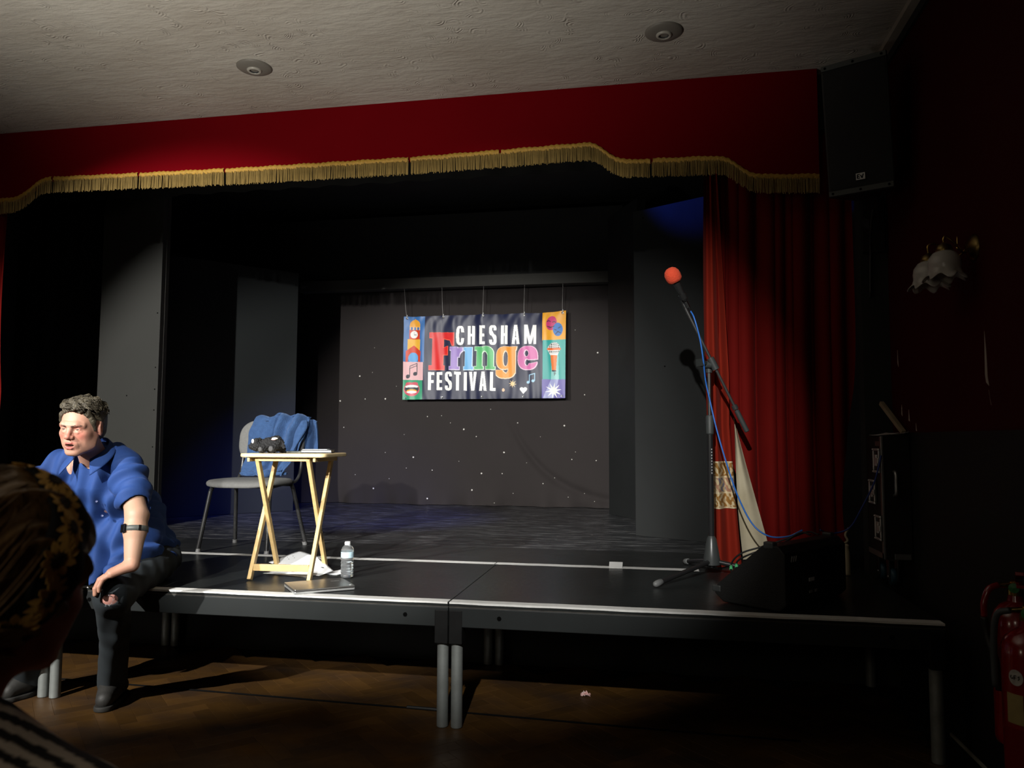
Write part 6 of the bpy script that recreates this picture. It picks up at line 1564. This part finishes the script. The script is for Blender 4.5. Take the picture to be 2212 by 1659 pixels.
# ---------------------------------------------------------------- woman in the audience, seen from behind
wo = thing('person', 'audience member seen from behind with sunflower headscarf and striped top', 'person', (-0.98, 0.95, 0))
WC = (-0.978, 1.045, 1.075)
toWw, toLw, WA = frame(WC, (0.10, 0.98, -0.10), roll=math.radians(8))
nb_ = toLw([(-1.03, 0.985, 0.88)])[0]
v, q = head_field(0.004, nb_, False).mesh(); wc_ = skin_cols(v, (0.52, 0.18, 0.12), (0.45, 0.10, 0.07), (0.35, 0.1, 0.1))  # skin base reddened: red light on her neck put in the colour
BFw = Field((-1.35, 0.55, 0.0), (-0.62, 1.55, 0.98), 0.010)
BFw.ell((-1.0, 0.93, 0.66), (0.16, 0.10, 0.20)); BFw.ell((-1.0, 0.93, 0.50), (0.17, 0.13, 0.10), 0.05); BFw.chain([(-1.17, 0.95, 0.82), (-1.0, 0.965, 0.86), (-0.80, 0.95, 0.80)], [0.045, 0.05, 0.045], 0.05)
BFw.chain([tuple(toWw([nb_])[0]), (-1.0, 0.96, 0.85)], [0.05, 0.06], 0.03)
for s in (-1, 1):
    xx = -0.99 + s*0.10
    BFw.chain([(xx, 0.95, 0.50), (xx + s*0.03, 1.38, 0.50), (xx + s*0.03, 1.34, 0.08)], [0.08, 0.055, 0.04], 0.03); BFw.chain([(xx + s*0.03, 1.32, 0.05), (xx + s*0.03, 1.50, 0.035)], [0.04, 0.032], 0.02)
    BFw.chain([(-0.985 + s*0.19, 0.95, 0.79), (-0.985 + s*0.23, 0.98, 0.55), (xx + s*0.02, 1.18, 0.60)], [0.045, 0.04, 0.03], 0.02)
v2, q2 = BFw.mesh()
V, Q = join([(toWw(v), q), (v2, q2)])
mesh_obj('body', V, Q, skin_m, wo, True, np.concatenate([wc_, np.tile(np.array((0.52, 0.18, 0.12)), (len(v2), 1))]))
# hair swept back and down to the nape
F = Field((-0.20, -0.17, -0.20), (0.14, 0.17, 0.20), 0.003)
F.ell((-0.030, 0, 0.034), (0.122, 0.104, 0.118)); F.ell((-0.085, 0, -0.050), (0.065, 0.075, 0.075), 0.05)
F.ell((0.12, 0, -0.06), (0.13, 0.14, 0.14), 0.02, True); F.ell((0.02, 0, -0.17), (0.13, 0.16, 0.09), 0.02, True)
def wh(P):
    x, y, z = P[:, 0], P[:, 1], P[:, 2]; a = np.arctan2(y, z + 0.10)
    return 0.0045*np.sin(a*26 + 2*np.sin(x*14)) + 0.002*np.sin(a*71 + 2.5*np.sin(x*25)) + 0.0022*np.sin(a*47 + x*30)
F.disp(wh); v, q = F.mesh()
whair = mat('light_brown_hair', (0.27, 0.155, 0.055), 0.5, noise=0.9, nscale=26, col2=(0.13, 0.068, 0.022), bump=0.3, bscale=120, spec=0.5, stretch=(1, 1, 0.35))
mesh_obj('hair', toWw(v), q, whair, wo, True)
lk = MB(); random.seed(21)
hn = v[(v[:, 0] < -0.035 - 0.5*np.clip(0.02 - v[:, 2], 0, 0.08))]
for k in range(700):
    p = np.array(hn[random.randrange(len(hn))]); pts = [p]
    for s in range(7):
        n_ = p - np.array((-0.03, 0, 0.02)); n_ /= np.linalg.norm(n_)
        d = np.array((-0.11, 0, -0.10)) - p + np.array((0, 0, 0.0)); d -= n_*d.dot(n_); d /= (np.linalg.norm(d) + 1e-6)
        p = p + d*0.017 + n_*0.0006*math.sin(k + s); pts.append(p)
    pts = [Vector(w_) for w_ in toWw(pts)]; r = random.uniform(0.0006, 0.0014)
    lk.tube(pts, [r*0.3] + [r]*6 + [r*0.2], 4, cap=False)
o = lk.build('hair_strands', whair, wo, smooth=True); o['kind'] = 'stuff'
# headscarf: a band round the head from the crown to the nape
scarf_m = mat('black_headscarf', (0.006, 0.006, 0.007), 0.85, bump=0.2, bscale=200)
def scarf_pt(a, w_, off=0.0):
    # loop of the hair ellipsoid; a=0 at the crown, pi at the nape
    xo = 0.010 - 0.060*(1 - math.cos(a))/2*1.3
    c = np.array((-0.032, 0, 0.030)); r = np.array((0.125, 0.107, 0.121)) + off
    xx = xo + w_
    t = max(0.05, 1 - ((xx - c[0])/r[0])**2)**0.5
    k = 0.86 if math.cos(a) < 0 else 1.0
    bump = 0.004*math.sin(a*9 + w_*90)
    return np.array((xx, c[1] + (r[1]*t + bump)*math.sin(a)*(0.9 if math.cos(a) < -0.5 else 1.0), c[2] + (r[2]*t + bump)*math.cos(a)*(1.0 if math.cos(a) > 0 else 0.98 + 0.0)))
n = 90; vs = []; fs = []
for i in range(n):
    a = 2*PI*i/n
    for j in range(9): vs.append(scarf_pt(a, (j/8 - 0.5)*0.075, 0.003 + 0.004*math.sin(j/8*PI)))
for i in range(n):
    for j in range(8): fs.append((i*9+j, ((i+1) % n)*9+j, ((i+1) % n)*9+j+1, i*9+j+1))
o = mesh_obj('headscarf', toWw(np.array(vs)), fs, scarf_m, wo, True); mod_solid(o, 0.003)
scarf = o
pet_m = mat('sunflower_petal', (0.72, 0.42, 0.10), 0.8, noise=0.4, nscale=60, col2=(0.55, 0.30, 0.06)); ctr_m = mat('sunflower_centre', (0.035, 0.022, 0.012), 0.9)
for (a, w_) in ((-0.05, -0.022), (-0.42, -0.018), (-0.75, -0.014), (-1.05, -0.006), (-1.38, -0.016), (-1.75, -0.004), (-2.12, -0.014), (-2.52, -0.006), (-2.88, -0.012), (0.4, -0.01), (0.9, -0.01), (1.4, -0.012), (2.0, -0.01), (2.6, -0.008)):
    R = 0.026; fl = MB()
    base_ = lambda da, dw: Vector(toWw([scarf_pt(a + da/0.115, w_ + dw, 0.0095)])[0])
    for k in range(11):
        t = 2*PI*k/11; c, s = math.cos(t), math.sin(t)
        prof = [(0.30, 0), (0.55, 0.17), (0.8, 0.15), (1.0, 0), (0.8, -0.15), (0.55, -0.17)]
        fl.add([base_(R*(r*c - w*s), R*(r*s + w*c)) for r, w in prof], [(0, 1, 2, 3, 4, 5)])
    p = fl.build('sunflower', pet_m, scarf); mod_solid(p, 0.001)
    ce = MB(); ce.add([base_(0.36*R*math.cos(2*PI*k/12), 0.36*R*math.sin(2*PI*k/12)) for k in range(12)], [tuple(range(12))]); q_ = ce.build('flower_centre', ctr_m, scarf); mod_solid(q_, 0.003)
# striped top
F = Field((-1.35, 0.70, 0.44), (-0.62, 1.14, 1.02), 0.004)
F.ell((-1.0, 0.93, 0.68), (0.18, 0.125, 0.24)); F.chain([(-1.20, 0.95, 0.845), (-1.0, 0.965, 0.895), (-0.79, 0.95, 0.828)], [0.062, 0.064, 0.064], 0.06)
for s in (-1, 1): F.chain([(-0.99 + s*0.20, 0.95, 0.82), (-0.985 + s*0.23, 0.97, 0.64)], [0.064, 0.058], 0.04)
F.disp(lambda P: 0.004*np.sin(P[:, 0]*40 + P[:, 2]*30)); v, q = F.mesh()
ph_ = v[:, 2] + 0.012*np.sin(v[:, 0]*16) + 0.22*np.abs(v[:, 0] + 0.99) + 0.85*v[:, 1]
stc = np.where((np.sin(ph_*2*PI/0.026) > 0.0)[:, None], np.array((0.50, 0.43, 0.36)), np.array((0.012, 0.011, 0.011)))
mesh_obj('striped_top', v, q, mat('striped_knit', (1, 1, 1), 0.9, attr=True, bump=0.2, bscale=180), wo, True, stc)
# the chair she sits on
ac_ = thing('audience_chair', 'plain dark chair under the headscarf wearer, below the picture', 'chair', (-0.98, 0.98, 0))
MB().box(-1.21, -0.77, 0.76, 1.20, 0.375, 0.415).build('seat', black_plastic, ac_, bevel=0.015)
MB().box(-1.20, -0.78, 0.715, 0.74, 0.52, 0.74).build('backrest', black_plastic, ac_, bevel=0.01)
for (x, y) in ((-1.18, 0.78), (-0.80, 0.78), (-1.18, 1.17), (-0.80, 1.17)): MB().cyl((x, y, 0), (x, y, 0.38), 0.012).build('leg', black_metal, ac_, sa=40)
for x in (-1.18, -0.80): MB().cyl((x, 0.765, 0.38), (x, 0.728, 0.72), 0.011).build('back_upright', black_metal, ac_, sa=40)

for r_ in (wo, ac_): r_.location = Vector(r_.location) + Vector((0.117, -0.135, 0.0))   # sit her close in front of the camera
